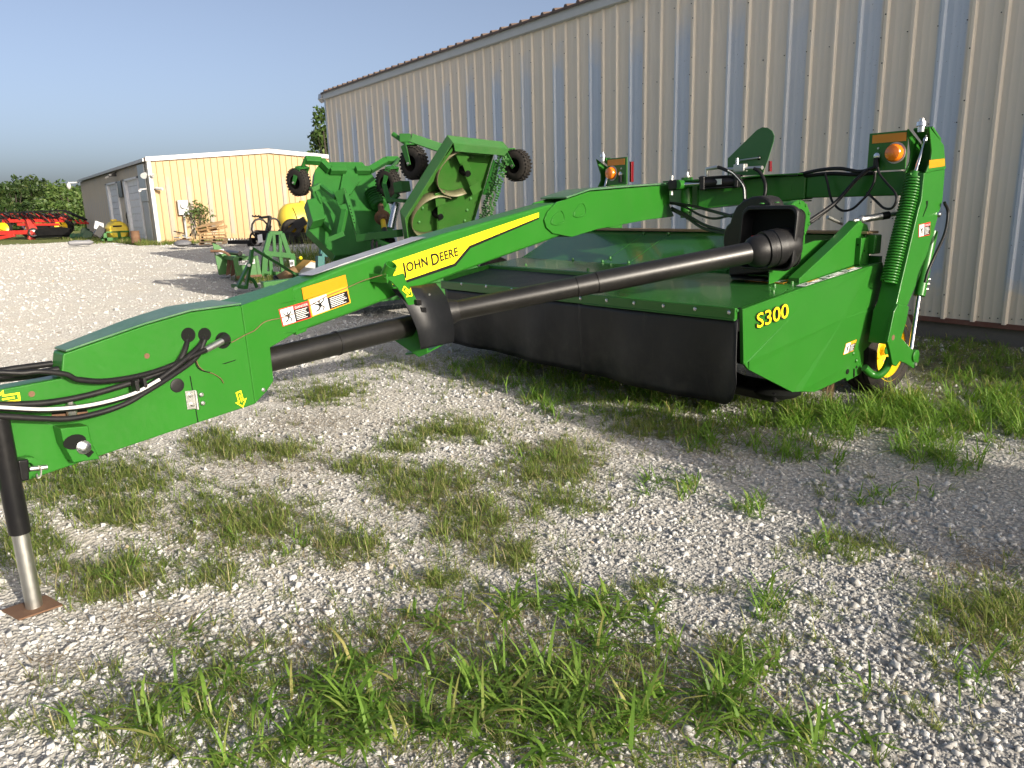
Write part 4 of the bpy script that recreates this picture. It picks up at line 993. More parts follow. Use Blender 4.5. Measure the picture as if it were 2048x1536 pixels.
# ---- wheel posts, springs, lamps, wheels at both ends
def side(sx):
    """sx: maps a right-hand x to this side"""
    right = sx(0) == 0
    def bx_(name, x0, x1, pts, mat, bev=.004):      # prism across x of a (y, z) outline
        a, b = sx(x0), sx(x1)
        return MB().prism([(a, y_, z_) for y_, z_ in pts], (b - a, 0, 0)).build(name, mat, mower, bev)
    low = [(6.109,1.742),(6.435,1.773),(6.446,1.53),(6.324,1.213),(6.194,0.94),(6.04,0.715),(6.021,0.605),(5.968,0.47),(5.777,0.439),(5.816,0.695),(5.866,0.752),(6.076,1.477),(6.103,1.537)]
    bx_('wheel_post', -3.032, -3.19, low, M['green'], .008)
    lug = [(5.866,0.752),(6.04,0.715),(6.021,0.605),(5.968,0.47),(6.27,0.282),(6.287,0.237),(6.207,0.185),(6.077,0.247),(5.977,0.282),(5.93,0.244),(5.865,0.27),(5.807,0.391),(5.758,0.465),(5.816,0.695)]
    bx_('post_lug', -3.018, -3.045, lug, M['green'], .005)
    MB().lathe((sx(-3.05), *(6.203,0.295)), (1 if right else -1, 0, 0), [(0, .05), (.045, .05), (.05, .04)], 18).build('pivot_boss', M['green'], mower)
    MB().lathe((sx(-3.02), *(6.217,0.222)), (1 if right else -1, 0, 0), [(0, .018), (.015, .016)], 8).build('bolt', M['galv'], mower)
    MB().lathe((sx(-3.02), *(5.835,0.491)), (1 if right else -1, 0, 0), [(0, .024), (.003, .022)], 14).build('hole', M['rust'], mower)
    up_ = [(6.097,2.078),(6.349,1.949),(6.417,1.78),(6.435,1.773),(6.109,1.742),(6.168,1.835),(6.169,1.905),(6.128,2)]
    bx_('post_cheek', -3.02, -3.032, up_, M['green'], .003)
    bx_('post_cheek', -3.178, -3.19, [(y_, z_) for y_, z_ in up_], M['green'], .003)
    yb = max(q[0] for q in up_) - .05
    bx_('post_back', -3.033, -3.177, [(yb - .06, 1.74), (yb - .06, 2.0), (yb - .21, 2.085), (yb - .22, 2.07), (yb - .075, 1.985), (yb - .075, 1.74)], M['green'], .002)
    ptop = (6.084,2.067)
    MB().lathe((sx(-3.10), ptop[0] + .05, ptop[1] - .02), (0, 0, 1), [(0, .028), (.04, .028), (.045, .04), (.075, .038), (.08, .02), (.10, .02)], 10).build('adjuster_nut', M['steel'], mower)
    # spring and rod
    sT, sB = V3((-3.12,6.137,1.721)), V3((-3.12,5.886,0.908))
    ax = (sB - sT); L_ = ax.length; ax.normalize()
    e1_ = ax.cross(Vector((1, 0, 0))).normalized(); e2_ = ax.cross(e1_)
    pth_ = []; turns = 38
    for i in range(turns * 12 + 1):
        a = 2 * math.pi * i / 12
        p = sT + ax * (L_ * i / (turns * 12)) + (e1_ * math.cos(a) + e2_ * math.sin(a)) * .057
        pth_.append((sx(p.x), p.y, p.z))
    MB().tube(pth_, .0092, 6).build('coil_spring', M['green'], mower, ang=80)
    rt = V3((-3.11,6.262,2.059))
    MB().cyl((sx(rt.x), rt.y, rt.z), (sx(sT.x), sT.y, sT.z), .016, n=12).build('spring_rod', M['chrome'], mower)
    MB().lathe((sx(sT.x), sT.y, sT.z), Vector((0, ax.y, ax.z)), [(-.03, .045), (.02, .056), (.06, .05)], 16).build('spring_plug', M['green'], mower)
    # lift cylinder
    b0, b1, b2 = V3((-3.09,6.438,1.286)), V3((-3.07,6.286,0.772)), V3((-3.04,6.176,0.35))
    f = lambda p: (sx(p.x), p.y, p.z)
    MB().cyl(f(b0), f(b1), .045, n=18).build('lift_cylinder', M['green'], mower, .004)
    MB().cyl(f(b1), f(b2), .019, n=14).build('lift_rod', M['chrome'], mower)
    for t_ in (.75, .82, .9):
        p = b0 + (b1 - b0) * t_; MB().cyl((sx(p.x + .02), p.y + .03, p.z), (sx(p.x + .03), p.y + .06, p.z), .012, n=8).build('pipe_fitting', M['galv'], mower)
    # lower link
    lk = [(-3.2,5.777,0.23), (-3.17,5.837,0.172), (-3.13,5.872,0.165), (-3.1,5.916,0.213), (-3.08,5.94,0.307)]
    MB().tube(smooth_path([(sx(p[0]), p[1], p[2]) for p in lk]), .032, 10).build('lower_link', M['green'], mower, ang=60)
    # lamp box
    x0, x1 = -3.505, -3.19
    lb = MB().prism([(sx(x0), 6.12, 1.775), (sx(x1), 6.12, 1.775), (sx(x1), 6.12, 2.07), (sx(x0), 6.12, 2.07)], (0, .012, 0)).build('lamp_plate', M['green'], mower, .003)
    MB().prism([(sx(x0 + .03), 6.118, 1.99), (sx(x1 - .01), 6.118, 1.99), (sx(x1 - .01), 6.118, 2.055), (sx(x0 + .03), 6.118, 2.055)], (0, -.003, 0)).build('reflector', M['amberd'], lb)
    lc = (sx(-3.275), 1.905)
    MB().prism([(lc[0] + a, 6.117, lc[1] + b) for a, b in ring2(0, 0, .082, .082, 20)], (0, -.004, 0)).build('lamp_rim', M['white'], lb)
    MB().lathe((lc[0], 6.112, lc[1]), (0, -1, 0), [(0, .068), (.03, .070), (.05, .058), (.06, .03), (.062, .005)], 20).build('amber_lamp', M['amber'], lb)
    MB().lathe((sx(-3.42), 6.12, 1.89), (0, -1, 0), [(0, .026), (.02, .026), (.024, .012)], 12).build('plug_socket', M['steel'], lb)
    MB().lathe((sx(-3.42), 6.12, 1.95), (0, -1, 0), [(0, .010), (.008, .008)], 8).build('bolt', M['galv'], lb)
    MB().prism([(sx(x0 - .02), 6.17, 1.80), (sx(x0 - .02), 6.17, 2.02), (sx(x0 - .02), 6.21, 2.02), (sx(x0 - .02), 6.21, 1.80)], (sx(x0) - sx(x0 - .03), 0, 0)).build('tail_lamp', M['redlens'], lb, .004)
    MB().box(min(sx(-3.44), sx(-3.40)), max(sx(-3.44), sx(-3.40)), 6.09, 6.118, 1.80, 1.88).build('plug', M['black'], lb, .004)
    # wheel
    wc = (6.365, .275); xo, xi = -3.28, -3.57
    pr_ = [(.02, .235), (.0, .26), (-.008, .31), (.012, .355), (.03, .372), (.06, .377), (.062, .369), (.075, .369), (.077, .378), (.11, .38), (.112, .37), (.125, .37), (.127, .380), (.165, .380), (.167, .37), (.18, .37), (.182, .378), (.215, .378), (.217, .369), (.23, .369), (.232, .375), (.262, .368), (.28, .35), (.295, .30), (.29, .25), (.27, .235)]
    dirx = -1 if right else 1
    wh = MB().lathe((sx(xo), wc[0], wc[1]), (dirx, 0, 0), pr_, 40, False).build('tyre', M['rubber'], mower, ang=30)
    MB().lathe((sx(xo), wc[0], wc[1]), (dirx, 0, 0), [(-.004, .262), (.0, .268), (.02, .255), (.03, .235), (.09, .215), (.12, .20), (.125, .09), (.10, .085), (.095, .05), (.06, .045), (.055, .005)], 36, False).build('wheel_rim', M['yellow'], mower, ang=30)
    MB().lathe((sx(xi + .01), wc[0], wc[1]), (-dirx, 0, 0), [(0, .262), (.02, .25), (.03, .235), (.08, .21)], 36, False).build('wheel_rim', M['yellow'], mower, ang=30)
    for a in range(0, 360, 60):
        MB().lathe((sx(xo) + dirx * .124, wc[0] + .13 * math.cos(R(a)), wc[1] + .13 * math.sin(R(a))), (-dirx, 0, 0), [(0, .014), (.015, .012)], 6).build('wheel_nut', M['steel'], mower)
    MB().cyl((sx(xo) + dirx * .05, wc[0], wc[1]), (sx(xi) + dirx * .12, wc[0], wc[1]), .04, n=14).build('axle', M['green'], mower)
    return up_
side(lambda x: x)
side(lambda x: -9.8 - x)
decal('amber_reflector', FR, [(6.141,1.833),(6.382,1.848),(6.39,1.792),(6.149,1.774)], M['amberd'], mower, .0)
warning_label('danger_label', FR, [(6.096,1.351),(6.273,1.366),(6.286,1.262),(6.107,1.253)], M['decalr'], M['decalr'], mower, -.011, 'DANGER')
MB().plate(FR, [(6.174,1.528),(6.205,1.531),(6.205,1.489),(6.151,1.407),(6.147,1.411),(6.189,1.493)], .004, -.0095).build('pressed_groove', M['dark'], mower)
MB().lathe(FR((6.396,1.418), -.012), (1, 0, 0), [(0, .025), (.012, .022), (.02, .012)], 8).build('bolt', M['steel'], mower)

# ------------------------------------------------------------------ flex-wing rotary cutter
cut = thing('rotary_cutter', 'green flex-wing rotary cutter with both wings folded up beside the shed wall', 'rotary cutter', (-11.5, 6.2, 0))
OG = M['oldgreen']
def caster(c, ax, r, w, parent, fork_up, mat=OG):
    """small tyre on a fork; returns tyre"""
    c, ax = V3(c), V3(ax).normalized()
    t = MB().lathe(c - ax * (w / 2), ax, [(.0, r * .5), (-.004, r * .62), (.0, r * .84), (.02, r * .96), (w * .3, r), (w * .7, r), (w - .02, r * .96), (w, r * .84), (w + .004, r * .62), (w, r * .5)], 28, False).build('caster_tyre', M['rubber'], parent, ang=40)
    tr = MB()
    e1_ = ax.orthogonal().normalized(); e2_ = ax.cross(e1_)
    for k in range(26):
        for q, sh_ in ((.18, 0), (.5, .5), (.82, 0)):
            a = 2 * math.pi * (k + sh_) / 26; d = e1_ * math.cos(a) + e2_ * math.sin(a)
            tr.bar(c + ax * (w * (q - .5) - w * .11) + d * (r + .002), c + ax * (w * (q - .5) + w * .11) + d * (r + .002), r * .13, .014, d)
    tag(tr.build('tread_blocks', M['rubber'], t), kind='stuff')
    MB().lathe(c - ax * (w / 2 - .01), ax, [(0, r * .52), (.02, r * .45), (.03, .05), (-.01, .04), (-.01, .005)], 20, False).build('caster_rim', M['dark'], parent)
    u = V3(fork_up).normalized()
    for s_ in (-1, 1):
        MB().prism([c + ax * s_ * (w / 2 + .02) - u.cross(ax) * .035 - u * .03, c + ax * s_ * (w / 2 + .02) + u.cross(ax) * .035 - u * .03, c + ax * s_ * (w / 2 + .02) + u.cross(ax) * .06 + u * (r * 1.15), c + ax * s_ * (w / 2 + .02) - u.cross(ax) * .06 + u * (r * 1.15)], ax * (.012 * s_)).build('caster_fork', mat, parent, .002)
        MB().cyl(c + ax * s_ * (w / 2), c + ax * s_ * (w / 2 + .05), .018, n=8).build('axle_bolt', M['galv'], parent)
    MB().bar(c - ax * (w / 2 + .03) + u * (r * 1.15), c + ax * (w / 2 + .03) + u * (r * 1.15), .12, .02, u).build('fork_crown', mat, parent, .004)
    return c + u * (r * 1.16)
# near wing: we look at its underside
M['deckunder'] = coatmat('scraped_green_deck', (.034, .145, .018), .42, 0, .2, .22, dustcol=(.16, .13, .08), bump=.2, bscale=60, vscale=4)
wo_ = [(5.761,0.034),(6.74,-0.044),(6.612,-0.181),(6.704,-1.508),(6.708,-2.054),(5.639,-1.975),(5.345,-1.235),(5.573,-0.533)]
MB().plate(FW, wo_, .012, .0).build('wing_deck', M['deckunder'], cut, .003)
def skirt(fr, pts, h, mat, parent, names='skirt', t=.012, closed=False):
    out = []
    n = len(pts)
    for i in range(n if closed else n - 1):
        a, b = pts[i], pts[(i + 1) % n]
        A, B = fr(a), fr(b); nn = (B - A).cross(fr.n).normalized() * t
        out.append(MB().prism([A, B, B + fr.n * h, A + fr.n * h], nn).build(names, mat, parent, .002))
    return out
skirt(FW, [wo_[5], wo_[6], wo_[7], wo_[0], wo_[1], wo_[2]], .17, M['paleg'], cut)
skirt(FW, [wo_[2], wo_[3], wo_[4]], .05, M['deckunder'], cut, 'edge_angle')
tp = [(5.761,0.034),(6.74,-0.044)]
MB().prism([FW(tp[0], .18), FW(tp[1], .18), FW((tp[1][0] - .05, tp[1][1] - .10), .19), FW((tp[0][0] + .06, tp[0][1] - .12), .19)], FW.n * .01).build('skirt_lip', M['paleg'], cut)
# left band of the deck (flat inner flange)
fl = [(5.778,-0.044),(5.809,-0.091),(5.646,-0.475),(5.644,-0.608),(5.557,-0.795),(5.409,-1.229),(5.435,-1.393),(5.648,-1.975),(5.639,-1.975),(5.356,-1.245),(5.584,-0.541)]
MB().plate(FW, fl, .008, .165).build('side_flange', M['deckunder'], cut, .003)
# curved baffles
for c, r_, a0, a1 in (((6.097,-0.49), .40, 78, 300), ((5.879,-1.264), .385, 62, 290)):
    arc = ring2(c[0], c[1], r_, r_, 20, a0, a1)
    o = MB()
    for i in range(len(arc) - 1):
        A, B = FW(arc[i]), FW(arc[i + 1]); o.add([A, B, B + FW.n * .15, A + FW.n * .15], [(0, 1, 2, 3)])
    ob = o.build('baffle', M['baffle'], cut, ang=60); sd_ = ob.modifiers.new('thickness', 'SOLIDIFY'); sd_.thickness = .008
# blades with carriers
for p0, p1, c in (((5.991,-0.168), (6.494,-0.825), (6.215,-0.507)), ((5.88,-0.922), (6.116,-1.644), (5.985,-1.268))):
    b = MB().bar(FW(p0, .10), FW(p1, .10), .09, .012, FW.n).build('blade', M['deckunder'], cut, .002)
    q0, q1 = Vector(p0), Vector(p1)
    for s0, s1 in ((-.12, .18), (.82, 1.02)):
        MB().bar(FW(q0 + (q1 - q0) * s0, .10), FW(q0 + (q1 - q0) * s1, .12), .16, .012, FW.n).build('blade_end', M['deckunder'], b, .002)
    MB().lathe(FW(c, 0), FW.n, [(0, .09), (.06, .08), (.10, .05), (.14, .045)], 14).build('blade_spindle', M['dark'], cut)
for q in [(5.763,-0.342),(5.938,-0.316),(6.03,-0.208),(6.268,-0.179),(6.488,-0.183),(6.282,-0.295),(6.501,-0.292),(6.3,-0.498),(6.512,-1.035),(6.521,-1.25),(6.543,-1.452),(5.709,-1.185),(5.721,-1.443),(5.719,-1.042)]:
    MB().lathe(FW(q, 0), FW.n, [(0, .026), (.012, .024), (.022, .012)], 10).build('bolt', M['paleg'], cut)
# chain guard along the open edge
ch = MB()
c0, c1 = Vector((6.673,-0.104)), Vector((6.782,-1.512))
for k in range(34):
    p = c0 + (c1 - c0) * (k / 33)
    for j in range(5):
        z = FW((p.x + random.uniform(-.02, .02), p.y), .05 + j * .05) + Vector((0, .0, -.012 * j))
        dd = Vector((random.uniform(-.4, .4), random.uniform(-.6, .6), -1)).normalized() if j % 2 else Vector((random.uniform(-1, 1), 1, -.4)).normalized()
        ch.bar(z, z + dd * .05, .028, .010, FW.n)
tag(ch.build('chain_guard', M['paleg'], cut), kind='stuff')
MB().plate(FW, [(6.719,-0.367),(6.87,-0.497),(6.893,-0.703),(6.929,-0.998),(6.882,-1.025),(6.752,-1.003)], .008, -.05).build('deflector', OG, cut, .002)
# casters of the near wing
wa = Vector((.25, -.95, -.05))
w1 = caster((-10.385,5.704,2.24), wa, .235, .17, cut, (-.28, -.1, .95), OG)
sp0 = V3((-10.69,5.542,2.676))
MB().cyl(w1, sp0, .035, n=12).build('caster_spindle', OG, cut)
MB().bar(V3((-10.571,5.593,2.61)), V3((-10.475,5.727,2.606)), .12, .12).build('caster_arm', OG, cut, .006)
MB().bar(V3((-10.475,5.727,2.606)), V3((-10.267,6.132,2.447)), .12, .13).build('caster_arm', OG, cut, .006)
w2 = caster((-9.561,7.009,2.164), wa, .225, .17, cut, (-.45, -.3, .85), OG)
MB().cyl(w2, V3((-9.763,6.86,2.494)), .03, n=12).build('caster_spindle', OG, cut)
# far wing: we look at its top
vo = [(5.477,-0.034),(6.264,-0.028),(6.401,-0.443),(6.456,-1.023),(6.229,-1.975),(5.095,-1.996),(4.8,-1.447),(5.014,-0.956),(5.309,-0.213)]
MB().plate(FV, vo, .012, 0).build('wing_deck', OG, cut, .003)
skirt(Frame(FV.o, FV.a, FV.b, -FV.n), vo, .16, OG, cut, closed=True)
MB().plate(FV, [(5.824,-0.224),(6.068,-0.224),(6.048,-0.485),(5.773,-0.782),(5.548,-0.777)], .05, .055).build('deck_rib', OG, cut, .008)
la = [(5.145,-0.059), (5.434,-0.079), (5.53,-0.28), (5.825,-0.281)]
ra = [(6.019,-0.281), (6.297,-0.282), (6.701,-0.059), (6.968,-0.046)]
for L in (la, ra):
    for i in range(3): MB().bar(FV(L[i], .09), FV(L[i + 1], .09), .11, .12, FV.n).build('caster_arm', OG, cut, .006)
wb_ = Vector((.35, -.9, -.1))
w3 = caster((-13.455,5.048,2.092), wb_, .235, .17, cut, (.30, .25, .92), OG)
MB().cyl(w3, FV(la[0], .12), .032, n=12).build('caster_spindle', OG, cut)
w4 = caster((-12.145,6.151,2.015), wb_, .235, .17, cut, (.25, .2, .93), OG)
MB().cyl(w4, FV(ra[3], .12), .032, n=12).build('caster_spindle', OG, cut)
MB().plate(FV, [(4.83,-1.034),(5.102,-0.991),(5.036,-1.429),(4.797,-1.488)], .22, .26).build('belt_cover', OG, cut, .01)
MB().plate(FV, [(5.093,-0.99),(5.224,-0.92),(5.308,-1.285),(5.137,-1.589),(5.042,-1.439)], .10, .12).build('deck_pan', OG, cut, .008)
# gearbox and drive shaft
gq = FV((6.189,-0.903), .12)
g_ = MB().lathe(gq - FV.b * .14, FV.b * -1.0 + FV.n * .15, [(-.26, .06), (-.25, .13), (-.10, .15), (.0, .16), (.08, .13), (.10, .07)], 18).build('gearbox', OG, cut)
for k in range(6): MB().lathe(gq + FV.b * (.10 - k * .05), FV.b, [(0, .17), (.012, .17)], 18).build('cooling_fin', OG, g_)
sh0, sh1 = gq - FV.b * .22 + FV.n * .05, V3((-11.266,5.596,1.111))
MB().cyl(sh0, sh0 + (sh1 - sh0) * .35, .05, .06, 10).build('shaft_yoke', M['rust'], cut)
MB().lathe(sh0 + (sh1 - sh0) * .35, sh1 - sh0, [(0, .07), (.04, .13), (.07, .14), (.09, .08), (.2, .07)], 14).build('slip_clutch', M['rust'], cut)
MB().cyl(sh0 + (sh1 - sh0) * .5, sh1, .045, n=12).build('drive_shaft_guard', M['yellow'], cut)
MB().cyl(sh0 + (sh1 - sh0) * .75, sh1 + (sh1 - sh0) * .5, .052, n=12).build('drive_shaft_guard', M['plastic'], cut)
MB().cyl(V3((-11.082,5.731,1.67)), V3((-11.065,5.597,1.286)), .062, n=18).build('lift_cylinder', M['steel'], cut)
MB().bar(V3((-11.03,5.646,1.717)), V3((-10.715,5.724,1.694)), .14, .05).build('cylinder_bracket', OG, cut, .006)
# perforated adjusting bar and linkage
b0, b1 = V3((-11.961,5.273,1.841)), V3((-11.524,5.245,1.139))
pb_ = MB().bar(b0, b1, .075, .05, FV.n).build('perforated_bar', OG, cut, .004)
nb_ = ((b1 - b0).cross(Vector((0, 0, 1)))).normalized()
camd = Vector((.82, -.55, 0))
for k in range(6):
    p = b0 + (b1 - b0) * (.28 + k * .075); MB().lathe(p + camd * .036, camd, [(0, .014), (.004, .014)], 8).build('hole', M['dark'], pb_)
MB().bar(V3((-12.082,5.161,1.766)), V3((-11.952,5.286,1.84)), .05, .22).build('bar_guide', OG, cut, .004)
for P0, P1, w_ in [((-12.629,5.108,2.001),(-12.606,4.934,1.929),0.1),((-12.629,5.108,2.001),(-12.143,5.171,1.783),0.07),((-12.602,5.018,1.903),(-12.512,5.059,1.695),0.05),((-11.83,5.176,1.586),(-11.714,5.007,1.211),0.09),((-11.811,4.834,1.123),(-11.678,5.06,1.217),0.1),((-11.429,5.202,1.143),(-10.602,5.51,1.218),0.14),((-11.241,5.308,1.188),(-10.55,5.462,0.927),0.12),((-11.437,5.711,1.976),(-11.154,5.637,1.689),0.07),((-11.143,5.648,1.681),(-11,5.725,1.807),0.08),((-11.016,5.74,1.899),(-10.856,5.798,1.923),0.2)]:
    MB().bar(P0, P1, w_, w_ * .8).build('linkage_bar', OG, cut, .004)
HX = Vector((.585, .811, -.03))
for k in range(5):
    hose('hose', [V3((-11.098,5.326,1.174)) + HX * .062 * k, V3((-11.008,5.221,1.042)) + HX * .07 * k, V3((-10.857,5.207,0.924)) + HX * .054 * k, V3((-10.784,5.327,0.965)) + HX * .04 * k, V3((-10.896,5.413,1.127)) + HX * .03 * k], .022, M['hose'], cut)
MB().box(-12.25, -10.75, 4.9, 7.3, .38, .50).build('centre_deck', OG, cut, .02)
skirt(Frame((0, 0, .38), (1, 0, 0), (0, 1, 0), (0, 0, -1)), [(-12.25, 4.9), (-10.75, 4.9), (-10.75, 7.3), (-12.25, 7.3)], .2, OG, cut, closed=True)
MB().prism([(-12.2, 5.0, .5), (-10.8, 5.0, .5), (-11.0, 5.8, 1.0), (-12.0, 5.8, 1.0)], (0, 1.0, .0)).build('deck_hood', OG, cut, .02)
for xx in (-12.05, -10.95):
    MB().cyl((xx - .09, 7.5, .36), (xx + .09, 7.5, .36), .36, n=24).build('transport_tyre', M['rubber'], cut, .03)
    MB().bar((xx, 7.5, .36), (xx, 6.9, .6), .1, .12).build('axle_arm', OG, cut, .006)
MB().bar((-11.5, 5.0, .55), (-11.5, 3.6, .5), .14, .14).build('drawbar', OG, cut, .01)
MB().bar((-11.5, 3.7, .5), (-11.5, 3.7, 0.0), .07, .07).build('stand', OG, cut, .004)

# ------------------------------------------------------------------ small implements in the row
bb = thing('box_blade', 'pale green box blade with white lettered label standing on the gravel', 'box blade', (-19.8, 5.8, 0))
PG = M['paleg']
n1 = [(-19.3,5.399,0.485), (-19.3,5.453,0.531), (-19.3,6.02,0.532), (-19.3,6.065,0.004), (-19.3,5.43,0.005)]
fX = Frame((-19.3, 0, 0), (0, 1, 0), (0, 0, 1), (1, 0, 0))
ne = [(p[1], max(0.0, p[2])) for p in n1]
MB().plate(fX, ne, .02).build('end_plate', PG, bb, .004)
MB().plate(Frame((-19.285, 0, 0), (0, 1, 0), (0, 0, 1), (1, 0, 0)), [(ne[4][0], ne[4][1]), (ne[3][0], ne[3][1]), (ne[3][0], .06), (ne[4][0], .07)], .02).build('cutting_edge', M['rust'], bb)
y0_, y1_ = ne[4][0], ne[3][0]
MB().box(-20.9, -20.88, y0_, y1_ + .1, 0, .50).build('end_plate', PG, bb, .004)
MB().box(-20.9, -19.3, y1_ - .12, y1_ - .1, .03, .5).build('mouldboard', PG, bb, .004)
MB().box(-20.9, -19.3, y0_ + .1, y0_ + .2, .42, .52).build('tool_bar', PG, bb, .01)
MB().cyl((-20.9, y0_ + .3, .58), (-19.8, y0_ + .3, .58), .06, n=14).build('roller', M['black'], bb)
for k in range(4): MB().prism([(-20.7 + k * .4, y0_ + .12, .5), (-20.7 + k * .4, y0_ + .2, .5), (-20.7 + k * .4, y0_ + .12, .05), (-20.7 + k * .4, y0_ + .02, .02)], (.04, 0, 0)).build('scarifier_shank', M['rust'], bb)
q0, q1 = V3((-20.6,5.303,0.823)), V3((-20.6,5.811,0.381))
MB().prism([(-20.6,5.293,0.849), (-20.6,5.437,0.791), (-20.6,5.719,0.478), (-20.6,5.775,0.057), (-20.6,5.36,0.023)], (-.03, 0, 0)).build('hitch_plate', PG, bb, .004)
MB().prism([(-20.55,5.309,0.672), (-20.55,5.537,0.684), (-20.55,5.563,0.58), (-20.55,5.332,0.543)], (.01, 0, 0)).build('white_label', M['decalw'], bb)
MB().tube(smooth_path([(-20.4,5.169,0.659), (-20.3,5.438,0.634), (-20.2,5.583,0.501), (-20.1,5.581,0.289)]), .035, 8).build('hitch_hook', M['rust'], bb)
lq = [(-19.27,5.518,0.43), (-19.27,5.915,0.453), (-19.27,5.915,0.342), (-19.27,5.518,0.326)]
MB().prism(lq, (.004, 0, 0)).build('label_plate', M['decalw'], bb)
la0, la1 = V3(lq[3]) + Vector((.006, .01, .03)), V3(lq[2]) + Vector((.006, -.01, .03))
lettering('lettering', 'FRONTIER', .12, la0, la1 - la0, (0, 0, 1), M['decalk'], bb, offset=.003, fit=(la1 - la0).length)
ah = thing('hitch_frame', 'green three-point hitch frame with long slanted brace just beyond the tongue', 'hitch frame', (-16.7, 4.9, 0))
top = V3((-16.7,5.098,0.843)); b1_ = V3((-16.6,4.659,0.026)); b2_ = V3((-16.9,4.938,0.003)); mid = V3((-16.7,5.016,0.485)); bk = V3((-16.7,6.131,0.117))
MB().bar(top, mid, .06, .12, (1, 0, 0)).build('upright', M['oldgreen'], ah, .004)
MB().bar(mid + Vector((.03, 0, .04)), b2_, .05, .13, (1, 0, 0)).build('leg', M['oldgreen'], ah, .004)
MB().bar(mid + Vector((-.05, 0, .04)), b1_, .05, .13, (1, 0, 0)).build('leg', M['oldgreen'], ah, .004)
MB().bar(top, bk, .05, .12, (1, 0, 0)).build('brace', M['oldgreen'], ah, .004)
MB().bar(b1_ + Vector((-.3, 0, .03)), b1_ + Vector((.3, 0.1, .03)), .08, .08).build('foot', M['oldgreen'], ah, .004)
for p in (top, mid, b1_, b2_): MB().cyl(p + Vector((.03, -.03, 0)), p + Vector((.09, -.05, 0)), .035, n=8).build('bolt', M['galv'], ah)
MB().tube(smooth_path([(-16.8,4.994,0.201), (-16.8,5.095,0.127), (-16.8,5.144,-0.019)]), .04, 8).build('curved_brace', M['oldgreen'], ah)
MB().box(-17.2, -16.3, bk.y - .05, bk.y + .05, 0, bk.z + .1).build('cross_frame', M['oldgreen'], ah, .006)
qh = thing('quick_hitch', 'dark green upright quick-hitch frame with tapering top, behind the slanted brace', 'hitch frame', (-19.6, 6.8, 0))
for a_, b_, w_ in [((-19.6,6.478,1.049),(-19.6,6.299,0.567),0.12),((-19.6,6.568,1.045),(-19.6,6.545,0.565),0.08),((-19.6,6.737,1.037),(-19.6,6.698,0.53),0.08),((-19.6,6.776,1.036),(-19.6,6.908,0.505),0.12),((-19.6,6.454,1.063),(-19.6,6.79,1.048),0.09),((-19.6,6.273,0.569),(-19.6,7.049,0.444),0.13),((-19.6,6.296,0.542),(-19.6,6.199,-0.011),0.14),((-19.6,6.996,0.448),(-19.6,7.03,-0.023),0.14),((-19.6,6.419,0.484),(-19.6,6.401,0.063),0.09),((-19.6,6.681,0.493),(-19.6,6.711,0.001),0.09),((-19.6,6.271,0.06),(-19.6,7.027,-0.049),0.1)]:
    MB().bar(a_, b_, w_ * .8, w_).build('frame_bar', M['oldgreen'], qh, .006)
MB().plate(Frame((-19.5, 0, 0), (0, 1, 0), (0, 0, 1), (1, 0, 0)), [(q[1], q[2]) for q in ((-19.5,6.884,0.356), (-19.5,7.003,0.348), (-19.5,6.998,0.024), (-19.5,6.891,0.032))], .01).build('white_label', M['decalw'], qh)
bkt = thing('scoop_bucket', 'rusty yellow open scoop lying tilted beside tall weeds', 'scoop', (-18.0, 6.8, 0))
o_ = V3((-18,6.78,0.085))
MB().prism([o_ + Vector((0, -.28, -.1)), o_ + Vector((0, .3, -.05)), o_ + Vector((0, .34, .22)), o_ + Vector((0, .1, .30)), o_ + Vector((0, -.2, .1))], (-.02, 0, 0)).build('side_plate', M['greybox'], bkt, .004)
for A_, B_ in (((-.28, -.1), (-.2, .1)), ((-.2, .1), (.1, .3)), ((.1, .3), (.34, .22)), ((.34, .22), (.3, -.05))):
    MB().prism([o_ + Vector((.03, *A_)), o_ + Vector((.03, *B_)), o_ + Vector((-.5, *B_)), o_ + Vector((-.5, *A_))], (0, .01, .022)).build('shell_plate', M['rustyellow'] if 'rustyellow' in M else M.setdefault('rustyellow', coatmat('rusty_yellow_paint', (.55, .30, .04), .6, 0, .3, .35, dustcol=(.25, .13, .06))), bkt, .003)
coil = thing('corrugated_hose', 'tan corrugated hose end lying under the green brace', 'hose', (-17.3, 5.6, 0))
ca_, cb_ = V3((-17.2,5.76,0.071)), V3((-17.2,6.054,0.207))
prf = []
for k in range(22): prf += [(k * .022, .10), (k * .022 + .011, .115)]
MB().lathe(ca_, cb_ - ca_, prf, 16).build('hose_body', M['straw'], coil)
MB().cyl(ca_ - (cb_ - ca_).normalized() * .05, ca_, .13, n=16).build('hose_collar', M['black'], coil)
tl = thing('teal_implement', 'teal steel implement frame partly hidden behind the rotary cutter', 'implement', (-16.5, 7.0, 0))
for a_, b_, w_ in [((-16.5,6.563,0.666),(-16.5,7.13,0.552),0.16),((-16.5,6.658,0.938),(-16.5,6.583,0.631),0.12),((-16.5,6.858,1.039),(-16.5,6.868,0.614),0.1),((-16.5,6.532,0.59),(-16.5,6.498,0.223),0.16)]:
    MB().bar(a_, b_, w_, w_).build('frame_bar', M['teal'], tl, .006)

